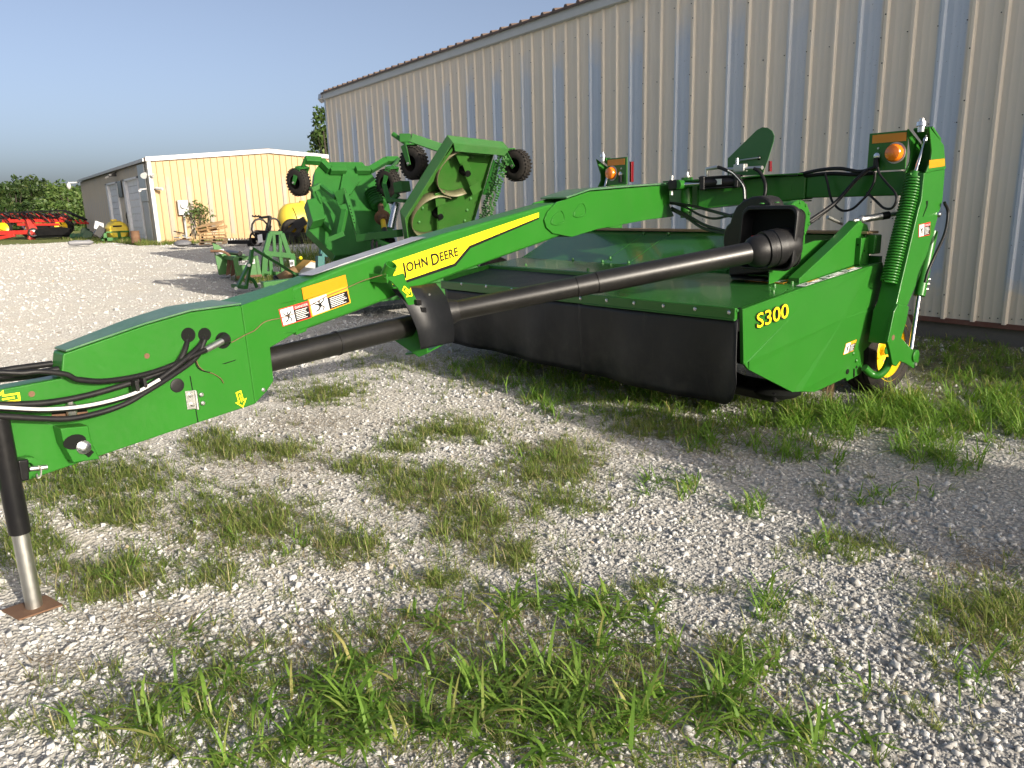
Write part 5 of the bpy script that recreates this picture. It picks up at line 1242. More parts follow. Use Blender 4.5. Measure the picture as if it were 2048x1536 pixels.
# sprayer with a long yellow tank, partly behind the cutter
spr = thing('tank_sprayer', 'dark-framed sprayer with large yellow tank half hidden behind the rotary cutter', 'sprayer', (-40.5, 15.0, 0))
c_ = V3((-40.636,15.357,1.063))
tk = MB().lathe(c_ + Vector((0, -1.39, 0)), (0, 1, 0), [(0, .03), (.045, .37), (.18, .66), (.44, .88), (.73, .94), (1.3, .97), (1.9, .94), (2.6, .8), (2.8, .44), (2.83, .03)], 22).build('tank', M['tankyellow'], spr)
MB().cyl(c_ + Vector((0, .1, .9)), c_ + Vector((0, .1, 1.05)), .26, n=14).build('tank_lid', M['tankyellow'], tk)
MB().tube(smooth_path([c_ + Vector((.66, -.8, .7)), c_ + Vector((.97, -.73, .1)), c_ + Vector((.85, -.66, -.7))]), .02, 6).build('sight_hose', M['hose'], tk)
for a_, b_, w_ in [((-40.135,12.606,0.426),(-37.925,15.649,0.265),0.22),((-38.978,14.518,1.118),(-39.407,13.511,0.139),0.16),((-38.787,14.763,1.058),(-39.135,13.786,-0.125),0.14),((-39.077,14.258,0.823),(-38.796,14.771,1.109),0.3),((-38.465,14.921,0.342),(-38.576,14.356,-0.653),0.16),((-39.711,13.091,0.154),(-37.872,15.6,-0.038),0.15)]:
    MB().bar(a_, b_, w_ * 1.45, w_ * 1.45).build('frame_bar', M['black'], spr, .01)
for q in ((-39.389,14.253,0.153), (-38.583,15.35,0.062)):
    p = V3(q); p.z = .6
    MB().lathe(p + Vector((.12, 0, 0)), (-1, 0, 0), [(0, .32), (-.01, .42), (.02, .56), (.08, .6), (.26, .6), (.32, .56), (.35, .42), (.35, .32)], 22, False).build('tyre', M['rubber'], spr)
    MB().lathe(p + Vector((.1, 0, 0)), (-1, 0, 0), [(0, .34), (.04, .3), (.05, .01)], 18, False).build('wheel_rim', M['yellow'], spr)

# trencher attachment by the pallets
tr_ = thing('trencher', 'black trencher attachment with raised hose arm and toothed chain boom', 'trencher', (-38.5, 12.0, 0))
for a_, b_, w_ in [((-39.154,12.929,0.876),(-39.212,13.051,1.37),0.14),((-39.207,13.047,1.345),(-39.522,12.58,1.287),0.12),((-39.135,12.773,0.432),(-39.163,12.937,0.925),0.22),((-39.463,12.319,0.449),(-38.739,13.303,0.363),0.5),((-39.607,12.038,0.26),(-39.48,12.093,-0.042),0.35),((-39.002,12.857,0.18),(-38.265,13.898,0.192),0.35)]:
    MB().bar(a_, b_, w_, w_).build('frame_bar', M['black'], tr_, .02)
for k in range(6): MB().bar(V3((-39.607,12.308,1.347)) + HX * .077 * k, V3((-39.639,12.304,1.446)) + HX * .077 * k + Vector((0, 0, -.05 * (k % 2))), .06, .06).build('tooth', M['black'], tr_)
for c_, r_ in (((-39.089,12.435,0.747), .42), ((-38.701,13.033,0.874), .32), ((-39.121,12.19,0.261), .3)):
    q = V3(c_); MB().tube([q + Vector((0, math.cos(R(a)) * r_, math.sin(R(a)) * r_ * 1.2)) for a in range(0, 331, 30)], .05, 6).build('hose', M['hose'], tr_)
bm0, bm1 = V3((-40.028,11.047,0.151)), V3((-39.375,11.951,0.119))
MB().bar(bm0, bm1, .16, .2).build('chain_boom', M['black'], tr_, .02)
for k in range(8):
    p = bm0 + (bm1 - bm0) * (k / 8); MB().prism([p + Vector((.1, 0, .08)), p + Vector((.1, .09, .08)), p + Vector((.1, .03, .2))], (-.2, 0, 0)).build('digging_tooth', M['galv'], tr_)
MB().prism([(-38.906,12.22,0.462), (-38.782,12.411,0.504), (-38.684,12.388,0.111), (-38.808,12.197,0.069)], (-.05, 0, 0)).build('valve_plate', M['decalw'], tr_)

# sprayer with a short yellow tank by the overhead doors
ls = thing('tank_sprayer', 'green-framed sprayer with short yellow tank in front of the overhead doors', 'sprayer', (-50.5, 7.4, 0))
c_ = V3((-57.897,8.645,0.65))
tk = MB().lathe(c_ + Vector((-.75, -.0, 0)), (1, .12, 0), [(0, .05), (.02, .45), (.12, .60), (.4, .66), (1.1, .66), (1.38, .60), (1.5, .46), (1.52, .05)], 12).build('tank', M['tankyellow'], ls, .03, ang=25)
FTK = Frame(c_ + Vector((.81, .05, 0)), (.12, -1, 0), (0, 0, 1), (1, .12, 0))
MB().plate(FTK, rrect(-.28, .28, .24, .34, .04), .03, .03).build('name_plate', M['decalk'], tk)
MB().cyl(c_ + Vector((0, 0, .62)), c_ + Vector((0, 0, .74)), .2, n=14).build('tank_lid', M['tankyellow'], tk)
g0 = Vector((c_.x + .7, c_.y, 0))
for dy0, dy1, z0, z1 in ((-.85, 1.15, .0, .22), (-.85, 1.15, .52, .62), (-.85, -.65, .0, .62), (.95, 1.15, .0, .62), (.0, .2, .0, .62)):
    MB().box(g0.x - .1, g0.x + .1, g0.y + dy0, g0.y + dy1, z0, z1).build('frame_bar', M['green'], ls, .01)
MB().box(g0.x - 1.5, g0.x - 1.3, g0.y - .85, g0.y + 1.15, .0, .25).build('frame_bar', M['green'], ls, .01)
MB().prism([(g0.x, g0.y + .8, .6), (g0.x, g0.y + 1.15, .6), (g0.x, g0.y + 1.2, 1.7), (g0.x, g0.y + 1.05, 1.7)], (-.15, 0, 0)).build('mast', M['green'], ls, .01)
for k in range(3): hose('hose', [(g0.x, g0.y + .75, 1.1), (g0.x + .1, g0.y + .7 + .1 * k, 1.7), (g0.x, g0.y + 1.0 + .1 * k, 2.1), (g0.x - .1, g0.y + 1.2 + .1 * k, 1.6), (g0.x, g0.y + 1.25, .8)], .035, M['hose'], ls)
MB().bar((g0.x, g0.y - 1.25, .35), (g0.x, g0.y - .8, .9), .3, .5).build('pump_bracket', M['black'], ls, .03)
MB().prism([(g0.x + .1, g0.y - 1.35, .85), (g0.x + .1, g0.y - .80, .62), (g0.x + .1, g0.y - .72, 1.15), (g0.x + .1, g0.y - 1.2, 1.35)], (-.3, 0, 0)).build('control_panel', M['white'], ls, .02)
rl = thing('plastic_roll', 'grey plastic sheeting rolled up on the ground left of the yellow tank', 'sheeting', (-51.5, 6.0, 0))
MB().lathe((-51.2, 5.1, .14), (0, 1, .0), [(0, .05), (.05, .12), (.4, .17), (.8, .13), (1.1, .16), (1.3, .06)], 14).build('sheet_roll', M['tarp'], rl)
brl = thing('rusty_drum', 'small rusty drum standing right of the short yellow tank', 'drum', (-50.0, 9.05, 0))
MB().lathe((-50.0, 8.5, 0), (0, 0, 1), [(0, .24), (.02, .26), (.3, .25), (.32, .265), (.34, .25), (.68, .25), (.7, .26), (.72, .24)], 18).build('drum_shell', M['rust'], brl)

# ------------------------------------------------------------------ pallets
def pallet(loc, rz, tilt, label, mat):
    p = thing('pallet', label, 'pallet', loc, 'wooden pallets stacked by the cream shed')
    p.rotation_euler = (tilt[0], tilt[1], rz)
    WORLD[p.name] = Matrix.Identity(4)
    for k in range(7):
        mb = MB().box(-.6, .6, -.51 + k * .153, -.51 + k * .153 + .10, .122, .142); mb.build('deck_board', mat, p)
    for k in range(3): MB().box(-.6, .6, -.51 + k * .49, -.51 + k * .49 + .04, .0, 0.0).v
    for k in range(3): MB().box(-.6 + k * .58, -.56 + k * .58, -.51, .51, .022, .120).build('stringer', mat, p)
    for k in range(3): MB().box(-.6, .6, -.51 + k * .46, -.51 + k * .46 + .10, .0, .020).build('bottom_board', mat, p)
    for ch in p.children: ch.matrix_parent_inverse = Matrix.Identity(4)
    return p
px_, py_ = -39.2, 10.1
labs = ['bottom pallet of the stack in front of the cream shed', 'second pallet from the ground in the stack by the cream shed', 'third pallet from the ground in the stack by the cream shed', 'fourth pallet from the ground in the stack by the cream shed']
for i in range(4):
    pallet((px_ + .05 * (i % 2), py_ + .03 * i, .005 + .147 * i), R(62 + 4 * i), (0, 0), labs[i], M['wood'] if i > 1 else M['oldwood'])
pallet((px_ - .1, py_ + .1, .66), R(50), (R(5), R(-8)), 'orange-brown pallet lying tilted on the stack by the cream shed', M['wood'])
pallet((px_ - .25, py_ + .05, .85), R(56), (R(9), R(-9)), 'topmost tilted pallet of the stack by the cream shed', M['wood'])
junk = thing('scrap_heap', 'grey scrap parts and boards heaped left of the pallets', 'scrap', (-40.9, 9.1, 0))
for k in range(14):
    a = Vector((-40.9 + random.uniform(-.5, .5), 9.15 + random.uniform(-.4, .3), random.uniform(.08, .75))); b = a + Vector((random.uniform(-.6, .6), random.uniform(-.6, .6), random.uniform(-.08, .15)))
    MB().bar(a, b, random.uniform(.05, .16), random.uniform(.03, .09)).build('scrap_bar', random.choice([M['oldwood'], M['rust'], M['dark'], M['greybox']]), junk)
MB().ball((-40.6, 9.0, .18), .35, 10, (1.4, 1.2, .5)).build('scrap_sheet', M['tarp'], junk)

# ------------------------------------------------------------------ red rake, black mower, green mower, tractors far left
rk = thing('hay_rake', 'red rotary hay rake with black tine arms folded over its frame', 'rake', (-63.5, 3.0, 0))
for a_, b_, w_ in [((-77.12,3.228,1.472),(-74.151,7.361,1.363),0.28),((-76.363,4.163,1.153),(-74.338,6.97,1.051),0.2),((-75.851,4.987,1.409),(-75.393,5.126,0.179),0.6),((-75.505,5.004,0.265),(-75.482,4.87,-0.138),0.5),((-77.095,2.866,0.506),(-75.597,4.977,0.511),0.34),((-77.023,2.8,0.1),(-76.334,3.854,0.307),0.26),((-74.395,7.023,1.376),(-74.25,7.34,1.65),0.25)]:
    MB().bar(a_, b_, w_, w_).build('frame_beam', M['red'], rk, .02)
HR = HX * (63.0 / 1510)
for k in range(7):
    b_ = HR * (3 + k * 19)
    L0 = V3((-77.352,3.105,1.966)); dn = Vector((0, 0, -63.0 / 1510))
    MB().tube(smooth_path([L0 + b_ - dn * 3, L0 + b_ + HR * 8 + dn * 3, L0 + b_ + HR * 17 + dn * 10]), .09, 6).build('rotor_arm', M['red'], rk)
    MB().tube(smooth_path([L0 + b_ + HR * 12 - dn * 2, L0 + b_ + HR * 18 + dn * 2, L0 + b_ + HR * 15 + dn * 8, L0 + b_ + HR * 24 + dn * 11]), .06, 6).build('spring_arm', M['red'], rk)
for k in range(5):
    tn = MB()
    for j in range(22):
        a = L0 + HR * (2 + k * 26 + random.uniform(0, 26)) + dn * (random.uniform(-5, 3) - (2 if 0 < k < 4 else 0)) + Vector((random.uniform(-.8, .8), 0, 0)); b = a + Vector((random.uniform(-.5, .5), random.uniform(.3, 1.0), random.uniform(-.75, -.3)))
        tn.bar(a, b, .10, .05)
    tag(tn.build('tines', M['black'], rk), kind='stuff')
MB().bar(V3((-77.381,3.131,2.129)), V3((-74.294,7.494,2.175)), .35, .12).build('tine_cover', M['canvas'], rk, .02)
MB().bar(V3((-74.294,7.494,2.175)), V3((-73.085,8.856,1.35)), .35, .14).build('tine_cover', M['canvas'], rk, .02)
for k in range(3): MB().tube([V3((-73.621,8.112,1.377)) + HR * 9 * k, V3((-73.432,8.275,1.126)) + HR * 9 * k, V3((-73.205,8.573,1.075)) + HR * 6 * k], .08, 6).build('rotor_arm', M['red'], rk)
MB().cyl(V3((-76.255,4.345,1.228)), V3((-75.775,4.746,0.56)), .06, n=8).build('lift_cylinder', M['chrome'], rk)
wq = V3((-75.333,5.127,-0.025)); wq.z = .42
MB().lathe(wq + Vector((.15, 0, 0)), (-1, 0, 0), [(0, .26), (-.01, .33), (.03, .42), (.1, .43), (.22, .42), (.26, .33), (.26, .26)], 20, False).build('tyre', M['rubber'], rk)
MB().lathe(wq + Vector((.16, 0, 0)), (-1, 0, 0), [(0, .28), (.04, .22), (.02, .01)], 16, False).build('wheel_rim', M['white'], rk)
bm = thing('disc_mower', 'low disc mower under a black canvas cover, right of the red rake', 'mower', (-62.5, 4.6, 0))
a_, b_ = V3((-73.366,5.23,-0.034)), V3((-71.808,7.422,-0.034))
MB().prism([Vector((a_.x, a_.y, .2)), Vector((b_.x, b_.y, .2)), Vector((b_.x, b_.y + .2, .7)), Vector((b_.x, b_.y - .5, .88)), Vector((a_.x, a_.y + .1, .82)), Vector((a_.x, a_.y - .2, .55))], (-1.2, .1, 0)).build('canvas_cover', M['canvas'], bm, .05)
MB().prism([Vector((a_.x - .2, a_.y, .05)), Vector((b_.x - .2, b_.y, .05)), Vector((b_.x - .2, b_.y, .2)), Vector((a_.x - .2, a_.y, .2))], (-.6, 0, 0)).build('cutterbar', M['dark'], bm)
gm = thing('disc_mower', 'dark green folded disc mower at the corner of the cream shed', 'mower', (-60.5, 7.0, 0))
for a_, b_, w_ in [((-69.987,7.338,0.002),(-69.154,8.555,0.114),0.5),((-69.568,7.917,-0.019),(-69.542,8.269,0.746),0.5),((-69.575,8.192,0.671),(-69.362,8.424,0.507),0.35),((-69.83,7.461,-0.235),(-69.795,7.698,0.223),0.3),((-69.346,8.195,-0.106),(-69.269,8.553,0.503),0.8),((-69.584,7.77,-0.324),(-69.04,8.556,-0.275),0.2)]:
    MB().bar(a_, b_, w_, w_ * .8).build('frame_beam', M['dgreen'] if 'dgreen' in M else M.setdefault('dgreen', coatmat('dark_green_paint', (.01, .07, .025), .4, 0, .2, .1)), gm, .03)
for k in range(4): MB().lathe(V3((-69.697,7.422,0.081)) + HR * 9 * k, (1, -.4, 0), [(0, .28), (.05, .3), (.12, .1)], 14).build('cutting_disc', M['dgreen'], gm)
def tractor(base, label, yaw, cab=True):
    base = V3(base); base.z = 0
    t = thing('tractor', label, 'tractor', base)
    rot = Matrix.Rotation(yaw, 3, 'Z')
    def W_(x, y, z): return base + rot @ Vector((x, y, z))
    def bx3(n, x0, x1, y0, y1, z0, z1, mat, bev=.05, par=None):
        return MB().prism([W_(x0, y0, z0), W_(x1, y0, z0), W_(x1, y1, z0), W_(x0, y1, z0)], (0, 0, z1 - z0)).build(n, mat, par or t, bev)
    bx3('bonnet', .9, 2.6, -.4, .4, 1.0, 1.75, M['green'])
    bx3('chassis', -1.0, 2.5, -.3, .3, .55, 1.0, M['dark'])
    if cab:
      cb = bx3('cab', -.9, .8, -.75, .75, 1.1, 2.7, M['glass'])
      bx3('cab_roof', -1.0, .9, -.85, .85, 2.7, 2.85, M['dgreen'], .08, cb)
      for sx_ in (-.88, .76):
          for sy_ in (-.76, .70): bx3('cab_post', sx_, sx_ + .1, sy_, sy_ + .06, 1.1, 2.7, M['black'], .01, cb)
    for x_, r_, w_ in ((-.6, .85, .5), (2.0, .55, .36)):
        for s_ in (-1, 1):
            c = W_(x_, s_ * .95, r_); ax = rot @ Vector((0, s_, 0))
            ty = MB().lathe(c - ax * (w_ / 2), ax, [(0, r_ * .6), (0, r_ * .9), (.06, r_), (w_ - .06, r_), (w_, r_ * .9), (w_, r_ * .6)], 26, False).build('tyre', M['rubber'], t)
            MB().lathe(c - ax * .05, ax, [(w_ / 2 + .02, r_ * .62), (w_ / 2 - .05, r_ * .5), (w_ / 2 - .12, r_ * .2), (w_ / 2 - .1, .02)], 22, False).build('wheel_rim', M['yellow'], t)
            MB().lathe(c - ax * .05, -ax, [(w_ / 2 - .08, r_ * .62), (w_ / 2 - .1, r_ * .5), (w_ / 2 - .15, .02)], 22, False).build('wheel_rim', M['yellow'], t)
            lg = MB()
            for k in range(20):
                a = 2 * math.pi * k / 20; e1_ = Vector((0, 0, 1)); e2_ = ax.cross(e1_)
                d = e1_ * math.cos(a) + e2_ * math.sin(a); d2 = e1_ * math.cos(a + .25) + e2_ * math.sin(a + .25)
                lg.bar(c - ax * (w_ * .48) + d * r_, c + ax * .02 + d2 * r_, .07, .07, d); lg.bar(c + ax * (w_ * .48) + d * r_, c - ax * .02 + d2 * r_, .07, .07, d)
            tag(lg.build('tyre_lugs', M['rubber'], ty), kind='stuff')
    for s_ in (-1, 1): bx3('fender', -1.3, .2, s_ * .95 - .3, s_ * .95 + .3, 1.66, 1.76, M['black'], .03)
    return t
tractor((-82.53,2.229,0.293), 'green tractor with yellow wheels at the left edge behind the red rake', R(-60))
tractor((-81.413,7.259,0.074), 'green tractor with yellow wheels behind the middle of the red rake', R(-100), False)

# ------------------------------------------------------------------ loose stones
rng = np.random.default_rng(11)
def np_mesh(name, verts, faces_flat, loops_per, mat, kind='stuff', smooth=False):
    """fast mesh from arrays: verts (n,3), faces (m,k)"""
    me = bpy.data.meshes.new(name)
    nv = len(verts); m, k = faces_flat.shape
    me.vertices.add(nv); me.vertices.foreach_set('co', verts.astype(np.float32).ravel())
    me.loops.add(m * k); me.loops.foreach_set('vertex_index', faces_flat.astype(np.int32).ravel())
    me.polygons.add(m); me.polygons.foreach_set('loop_start', np.arange(0, m * k, k, dtype=np.int32))
    if smooth: me.polygons.foreach_set('use_smooth', np.ones(m, dtype=bool))
    me.update(calc_edges=True); me.validate()
    me.materials.append(mat)
    return me
def stone_material():
    m, n, l, p = nodes_of('limestone_chips'); g = n.new('ShaderNodeNewGeometry')
    r = g.outputs['Random Per Island']
    c = ramp(n, l, r, [(.0, (.35, .34, .32)), (.12, (.46, .455, .435)), (.4, (.53, .53, .515)), (.75, (.59, .592, .58)), (.95, (.65, .652, .645)), (1.0, (.42, .35, .25))])
    c = mixc(n, l, ramp(n, l, noise(n, l, g.outputs['Position'], 60, 3), [(.35, 0.0), (.7, .35)]), c, (.36, .33, .28))
    l.new(c, p.inputs['Base Color']); p.inputs['Roughness'].default_value = .85; p.inputs['Specular IOR Level'].default_value = .15; p.inputs['Diffuse Roughness'].default_value = .8
    return m
M['stone'] = stone_material()
ICO = np.array([(x, y, z) for x in (-1, 1) for y in (-1, 1) for z in (-1, 1)], float) * .62
ICF = np.array([(0, 1, 3, 2), (4, 6, 7, 5), (0, 4, 5, 1), (2, 3, 7, 6), (0, 2, 6, 4), (1, 5, 7, 3)])
def stones(n, r0, r1):
    half = R(46); head = math.atan2(.579, -.815)
    rr = np.exp(rng.uniform(math.log(r0), math.log(r1), n)); th = head + rng.uniform(-half, half, n)
    xy = np.stack([rr * np.cos(th), rr * np.sin(th)], 1)
    ph = np.sin(xy[:, 0] * 1.9 + 1.3 * np.sin(xy[:, 1] * 1.1)) * np.sin(xy[:, 1] * 2.3 + np.sin(xy[:, 0] * 1.7)) + .5 * np.sin(xy[:, 0] * 5.1 + xy[:, 1] * 3.3)
    keep = rng.random(n) < np.clip(.72 + .3 * ph, .25, 1)
    xy, rr, ph = xy[keep], rr[keep], ph[keep]; n = len(rr)
    size = .0052 * (1 + .10 * np.clip(rr - 1.6, 0, 60)) * (1 + .16 * ph) * np.exp(rng.normal(0, .45, n)); bigm = rng.random(n) < .07; size[bigm] *= rng.uniform(1.5, 2.8, bigm.sum())
    size = np.clip(size, .0025, np.where(rr < 8, .021, .04))
    v = ICO[None] * (1 + rng.uniform(-.42, .30, (n, 8, 1))) + rng.uniform(-.16, .16, (n, 8, 3))
    v = v * np.stack([rng.uniform(.9, 1.5, n), rng.uniform(.65, 1.1, n), rng.uniform(.4, .8, n)], 1)[:, None, :]
    ax = rng.normal(0, 1, (n, 3)); ax[:, 2] *= 1.6; ax /= np.linalg.norm(ax, axis=1, keepdims=True); an = rng.uniform(0, 6.28, n)
    c_, s_ = np.cos(an)[:, None, None], np.sin(an)[:, None, None]; A = ax[:, None, :]
    v = v * c_ + np.cross(np.broadcast_to(A, v.shape), v) * s_ + A * (v * A).sum(-1, keepdims=True) * (1 - c_)
    v = v * size[:, None, None]
    v[..., 0] += xy[:, None, 0]; v[..., 1] += xy[:, None, 1]; v[..., 2] += (size * rng.uniform(-.1, .38, n))[:, None]
    f = ICF[None] + (np.arange(n) * 8)[:, None, None]
    return v.reshape(-1, 3), f.reshape(-1, 4)
VS, FS_ = stones(128000, 1.25, 60.0)
st_ = bpy.data.objects.new('gravel', np_mesh('gravel', VS, FS_, 4, M['stone'])); COL.objects.link(st_)
tag(st_, 'pale limestone chips strewn over the yard in front of the mower', 'gravel', kind='stuff')

# ------------------------------------------------------------------ grass and weeds
def blade_material(name, stops, trans=.35, rough=.5):
    m, n, l, p = nodes_of(name); g = n.new('ShaderNodeNewGeometry')
    c = ramp(n, l, g.outputs['Random Per Island'], stops)
    c = mixc(n, l, ramp(n, l, noise(n, l, g.outputs['Position'], 2.5, 3), [(.35, 0.0), (.7, .5)]), c, mixc(n, l, .35, c, (.26, .22, .09)))
    l.new(c, p.inputs['Base Color']); p.inputs['Roughness'].default_value = rough; p.inputs['Specular IOR Level'].default_value = .3
    t = n.new('ShaderNodeBsdfTranslucent'); l.new(mixc(n, l, 1.0, c, (1.0, 1.15, .55), 'MULTIPLY'), t.inputs[0])
    mx = n.new('ShaderNodeMixShader'); mx.inputs[0].default_value = trans
    l.new(p.outputs[0], mx.inputs[1]); l.new(t.outputs[0], mx.inputs[2]); l.new(mx.outputs[0], n['Material Output'].inputs[0])
    return m
M['fine'] = blade_material('fine_grass', [(.0, (.12, .20, .036)), (.4, (.20, .285, .06)), (.72, (.28, .33, .09)), (.88, (.40, .37, .17)), (1.0, (.52, .43, .26))], .45)
M['weed'] = blade_material('broad_grass', [(.0, (.10, .21, .028)), (.5, (.165, .31, .045)), (.85, (.22, .37, .06)), (1.0, (.40, .36, .13))], .42)
def blades(base, az, L, W, lean, droop):
    """four-level tapering blades; arrays of length n"""
    n = len(L); t = np.array([0, .35, .7, 1.0])
    d = np.stack([np.cos(az), np.sin(az)], 1); s = np.stack([-np.sin(az), np.cos(az)], 1)
    out = np.zeros((n, 7, 3)); wv = (1.0, .92, .6)
    for i, ti in enumerate(t):
        ang = lean + droop * ti
        hor = L * ti * np.sin(ang); ver = L * ti * np.cos(np.clip(ang, 0, 1.75))
        c = np.concatenate([base[:, :2] + d * hor[:, None], (base[:, 2] + np.maximum(ver, .002 + .004 * ti))[:, None]], 1)
        if i < 3:
            sv = np.concatenate([s * (W * wv[i] / 2)[:, None], (W * .18)[:, None] * 0], 1)
            out[:, 2 * i] = c - sv; out[:, 2 * i + 1] = c + sv
        else: out[:, 6] = c
    q = np.array([(0, 1, 3, 2), (2, 3, 5, 4)]); tr = np.array([(4, 5, 6, 6)])
    return out, n
def grass_object(name, parts, mat, label, cat):
    V_, F_ = [], []; off = 0
    for out, n in parts:
        V_.append(out.reshape(-1, 3)); b = (np.arange(n) * 7)[:, None] + off
        for tri in ((0, 1, 3), (0, 3, 2), (2, 3, 5), (2, 5, 4), (4, 5, 6)): F_.append(np.stack([b[:, 0] + i for i in tri], 1))
        off += n * 7
    o = bpy.data.objects.new(name, np_mesh(name, np.concatenate(V_), np.concatenate(F_), 3, mat, smooth=True)); COL.objects.link(o)
    return tag(o, label, cat, kind='stuff')
def disc(n, p):
    r = rng.random(n) ** p; a = rng.uniform(0, 6.283, n); w = 1 + .25 * np.sin(a * 3 + rng.uniform(0, 6)) + .18 * np.sin(a * 7 + rng.uniform(0, 6))
    return r * np.cos(a) * w, r * np.sin(a) * w
def spots(E, n, p=.6):
    u, v = disc(n, p); e = np.array(E)
    return np.stack([e[0] + e[2] * u + e[4] * v, e[1] + e[3] * u + e[5] * v, np.zeros(n)], 1)
def earea(E): return math.pi * abs(E[2] * E[5] - E[3] * E[4])
fine, weed = [], []
def add_fine(E, dens, Lm=.055, W=.0028):
    nt = max(3, int(earea(E) * dens / 9)); u = np.clip(rng.normal(0, .62, nt), -1.9, 1.9); v = np.clip(rng.normal(0, .62, nt), -1.9, 1.9); e = np.array(E)
    tb = np.stack([e[0] + e[2] * u + e[4] * v, e[1] + e[3] * u + e[5] * v, np.zeros(nt)], 1)
    ph = np.sin(tb[:, 0] * 21 + 2 * np.sin(tb[:, 1] * 9)) * np.sin(tb[:, 1] * 18 + np.sin(tb[:, 0] * 11)) + .6 * np.sin(tb[:, 0] * 43 + tb[:, 1] * 37)
    tb = tb[(ph > -.12) | (rng.random(nt) < .22)]; nt = len(tb)
    k = rng.integers(6, 13, nt); base = np.repeat(tb, k, 0); n = len(base); base[:, :2] += rng.normal(0, .012, (n, 2))
    fine.append(blades(base, rng.uniform(0, 6.283, n), Lm * rng.uniform(.4, 1.7, n), W * rng.uniform(.6, 1.5, n), np.where(rng.random(n) < .22, rng.uniform(.9, 1.45, n), rng.uniform(.05, .85, n)), rng.uniform(.1, 1.1, n)))
def add_weed(E, dens, Lm=.13, W=.0075, p=.6, up=.35):
    nt = max(2, int(earea(E) * dens)); tb = spots(E, nt, p)
    ph = np.sin(tb[:, 0] * 7.3 + 1.1) * np.sin(tb[:, 1] * 6.1 + .4) + .6 * np.sin(tb[:, 0] * 17 + tb[:, 1] * 13)
    tb = tb[(ph > -.25) | (rng.random(nt) < .3)]; nt = len(tb)
    k = rng.integers(5, 11, nt); base = np.repeat(tb, k, 0); n = len(base); sc = np.repeat(rng.uniform(.6, 1.35, nt), k)
    base[:, :2] += rng.normal(0, .012, (n, 2))
    base[:, 2] += np.where(rng.random(n) < .45, rng.uniform(0, .05, n), 0)
    weed.append(blades(base, rng.uniform(0, 6.283, n), Lm * sc * rng.uniform(.5, 1.35, n), W * rng.uniform(.65, 1.3, n), np.abs(rng.normal(up, .28, n)), rng.uniform(.3, 1.3, n)))
for E in ((-3.683,2.006,0.201,0.238,0.298,-0.17), (-3.858,1.012,0.261,0.315,0.349,-0.107), (-3.25,1.31,0.098,0.119,0.179,-0.079), (-3.051,1.939,0.14,0.169,0.289,-0.191), (-2.625,1.881,0.062,0.076,0.091,-0.067), (-3.522,2.796,0.183,0.214,0.329,-0.264), (-2.67,1.447,0.097,0.12,0.11,-0.064), (-2.961,2.438,0.083,0.1,0.107,-0.089), (-4.925,1.544,0.161,0.187,0.194,-0.067), (-4.559,2.716,0.208,0.236,0.237,-0.146), (-6.22,2.419,0.185,0.203,0.28,-0.115),
          (-5.131,0.419,0.357,0.423,0.514,-0.065), (-4.431,0.478,0.128,0.154,0.205,-0.032), (-3.629,0.26,0.124,0.154,0.193,-0.026), (-4.265,0.044,0.124,0.152,0.313,-0.021), (-3.554,0.465,0.111,0.137,0.182,-0.034), (-3.362,0.702,0.066,0.082,0.131,-0.035), (-5.38,1.269,0.145,0.167,0.318,-0.086), (-4.478,2.225,0.091,0.106,0.139,-0.073), (-4.248,1.874,0.147,0.173,0.14,-0.066), (-3.578,3.869,0.209,0.238,0.168,-0.179), (-1.074,2.984,0.139,0.174,0.12,-0.287), (-1.75,3.116,0.1,0.123,0.069,-0.115), (-2.049,2.112,0.079,0.098,0.042,-0.043)):
    add_fine(E, 13500, .07, .0034)
for E in ((-2.515,0.765,0.304,0.384,0.174,-0.064), (-2.3,1.304,0.231,0.29,0.184,-0.111), (-2.23,1.692,0.167,0.208,0.141,-0.11), (-1.793,1.577,0.285,0.361,0.203,-0.18), (-2.07,0.785,0.425,0.544,0.259,-0.115), (-1.44,1.514,0.316,0.405,0.182,-0.188), (-2.437,0.441,0.181,0.231,0.197,-0.051), (-2.319,0.274,0.196,0.252,0.174,-0.036), (-1.523,2.119,0.124,0.156,0.081,-0.106), (-2.668,0.021,0.136,0.174,0.149,-0.014)):
    add_fine(E, 5200, .06, .003)
for E in ((-1.92,1.276,0.601,0.763,0.356,-0.249), (-2.094,0.796,0.389,0.497,0.289,-0.128), (-1.522,1.486,0.353,0.451,0.195,-0.189), (-2.119,1.707,0.249,0.311,0.205,-0.168), (-2.808,0.5,0.109,0.138,0.162,-0.04), (-1.523,1.297,0.394,0.505,0.135,-0.117), (-2.051,0.547,0.247,0.318,0.108,-0.038), (-2.494,0.204,0.165,0.211,0.194,-0.032), (-1.116,1.82,0.119,0.153,0.064,-0.096), (-1.5,1.949,0.162,0.205,0.115,-0.142)):
    add_weed(E, 78, .13, .011, .8, .62)
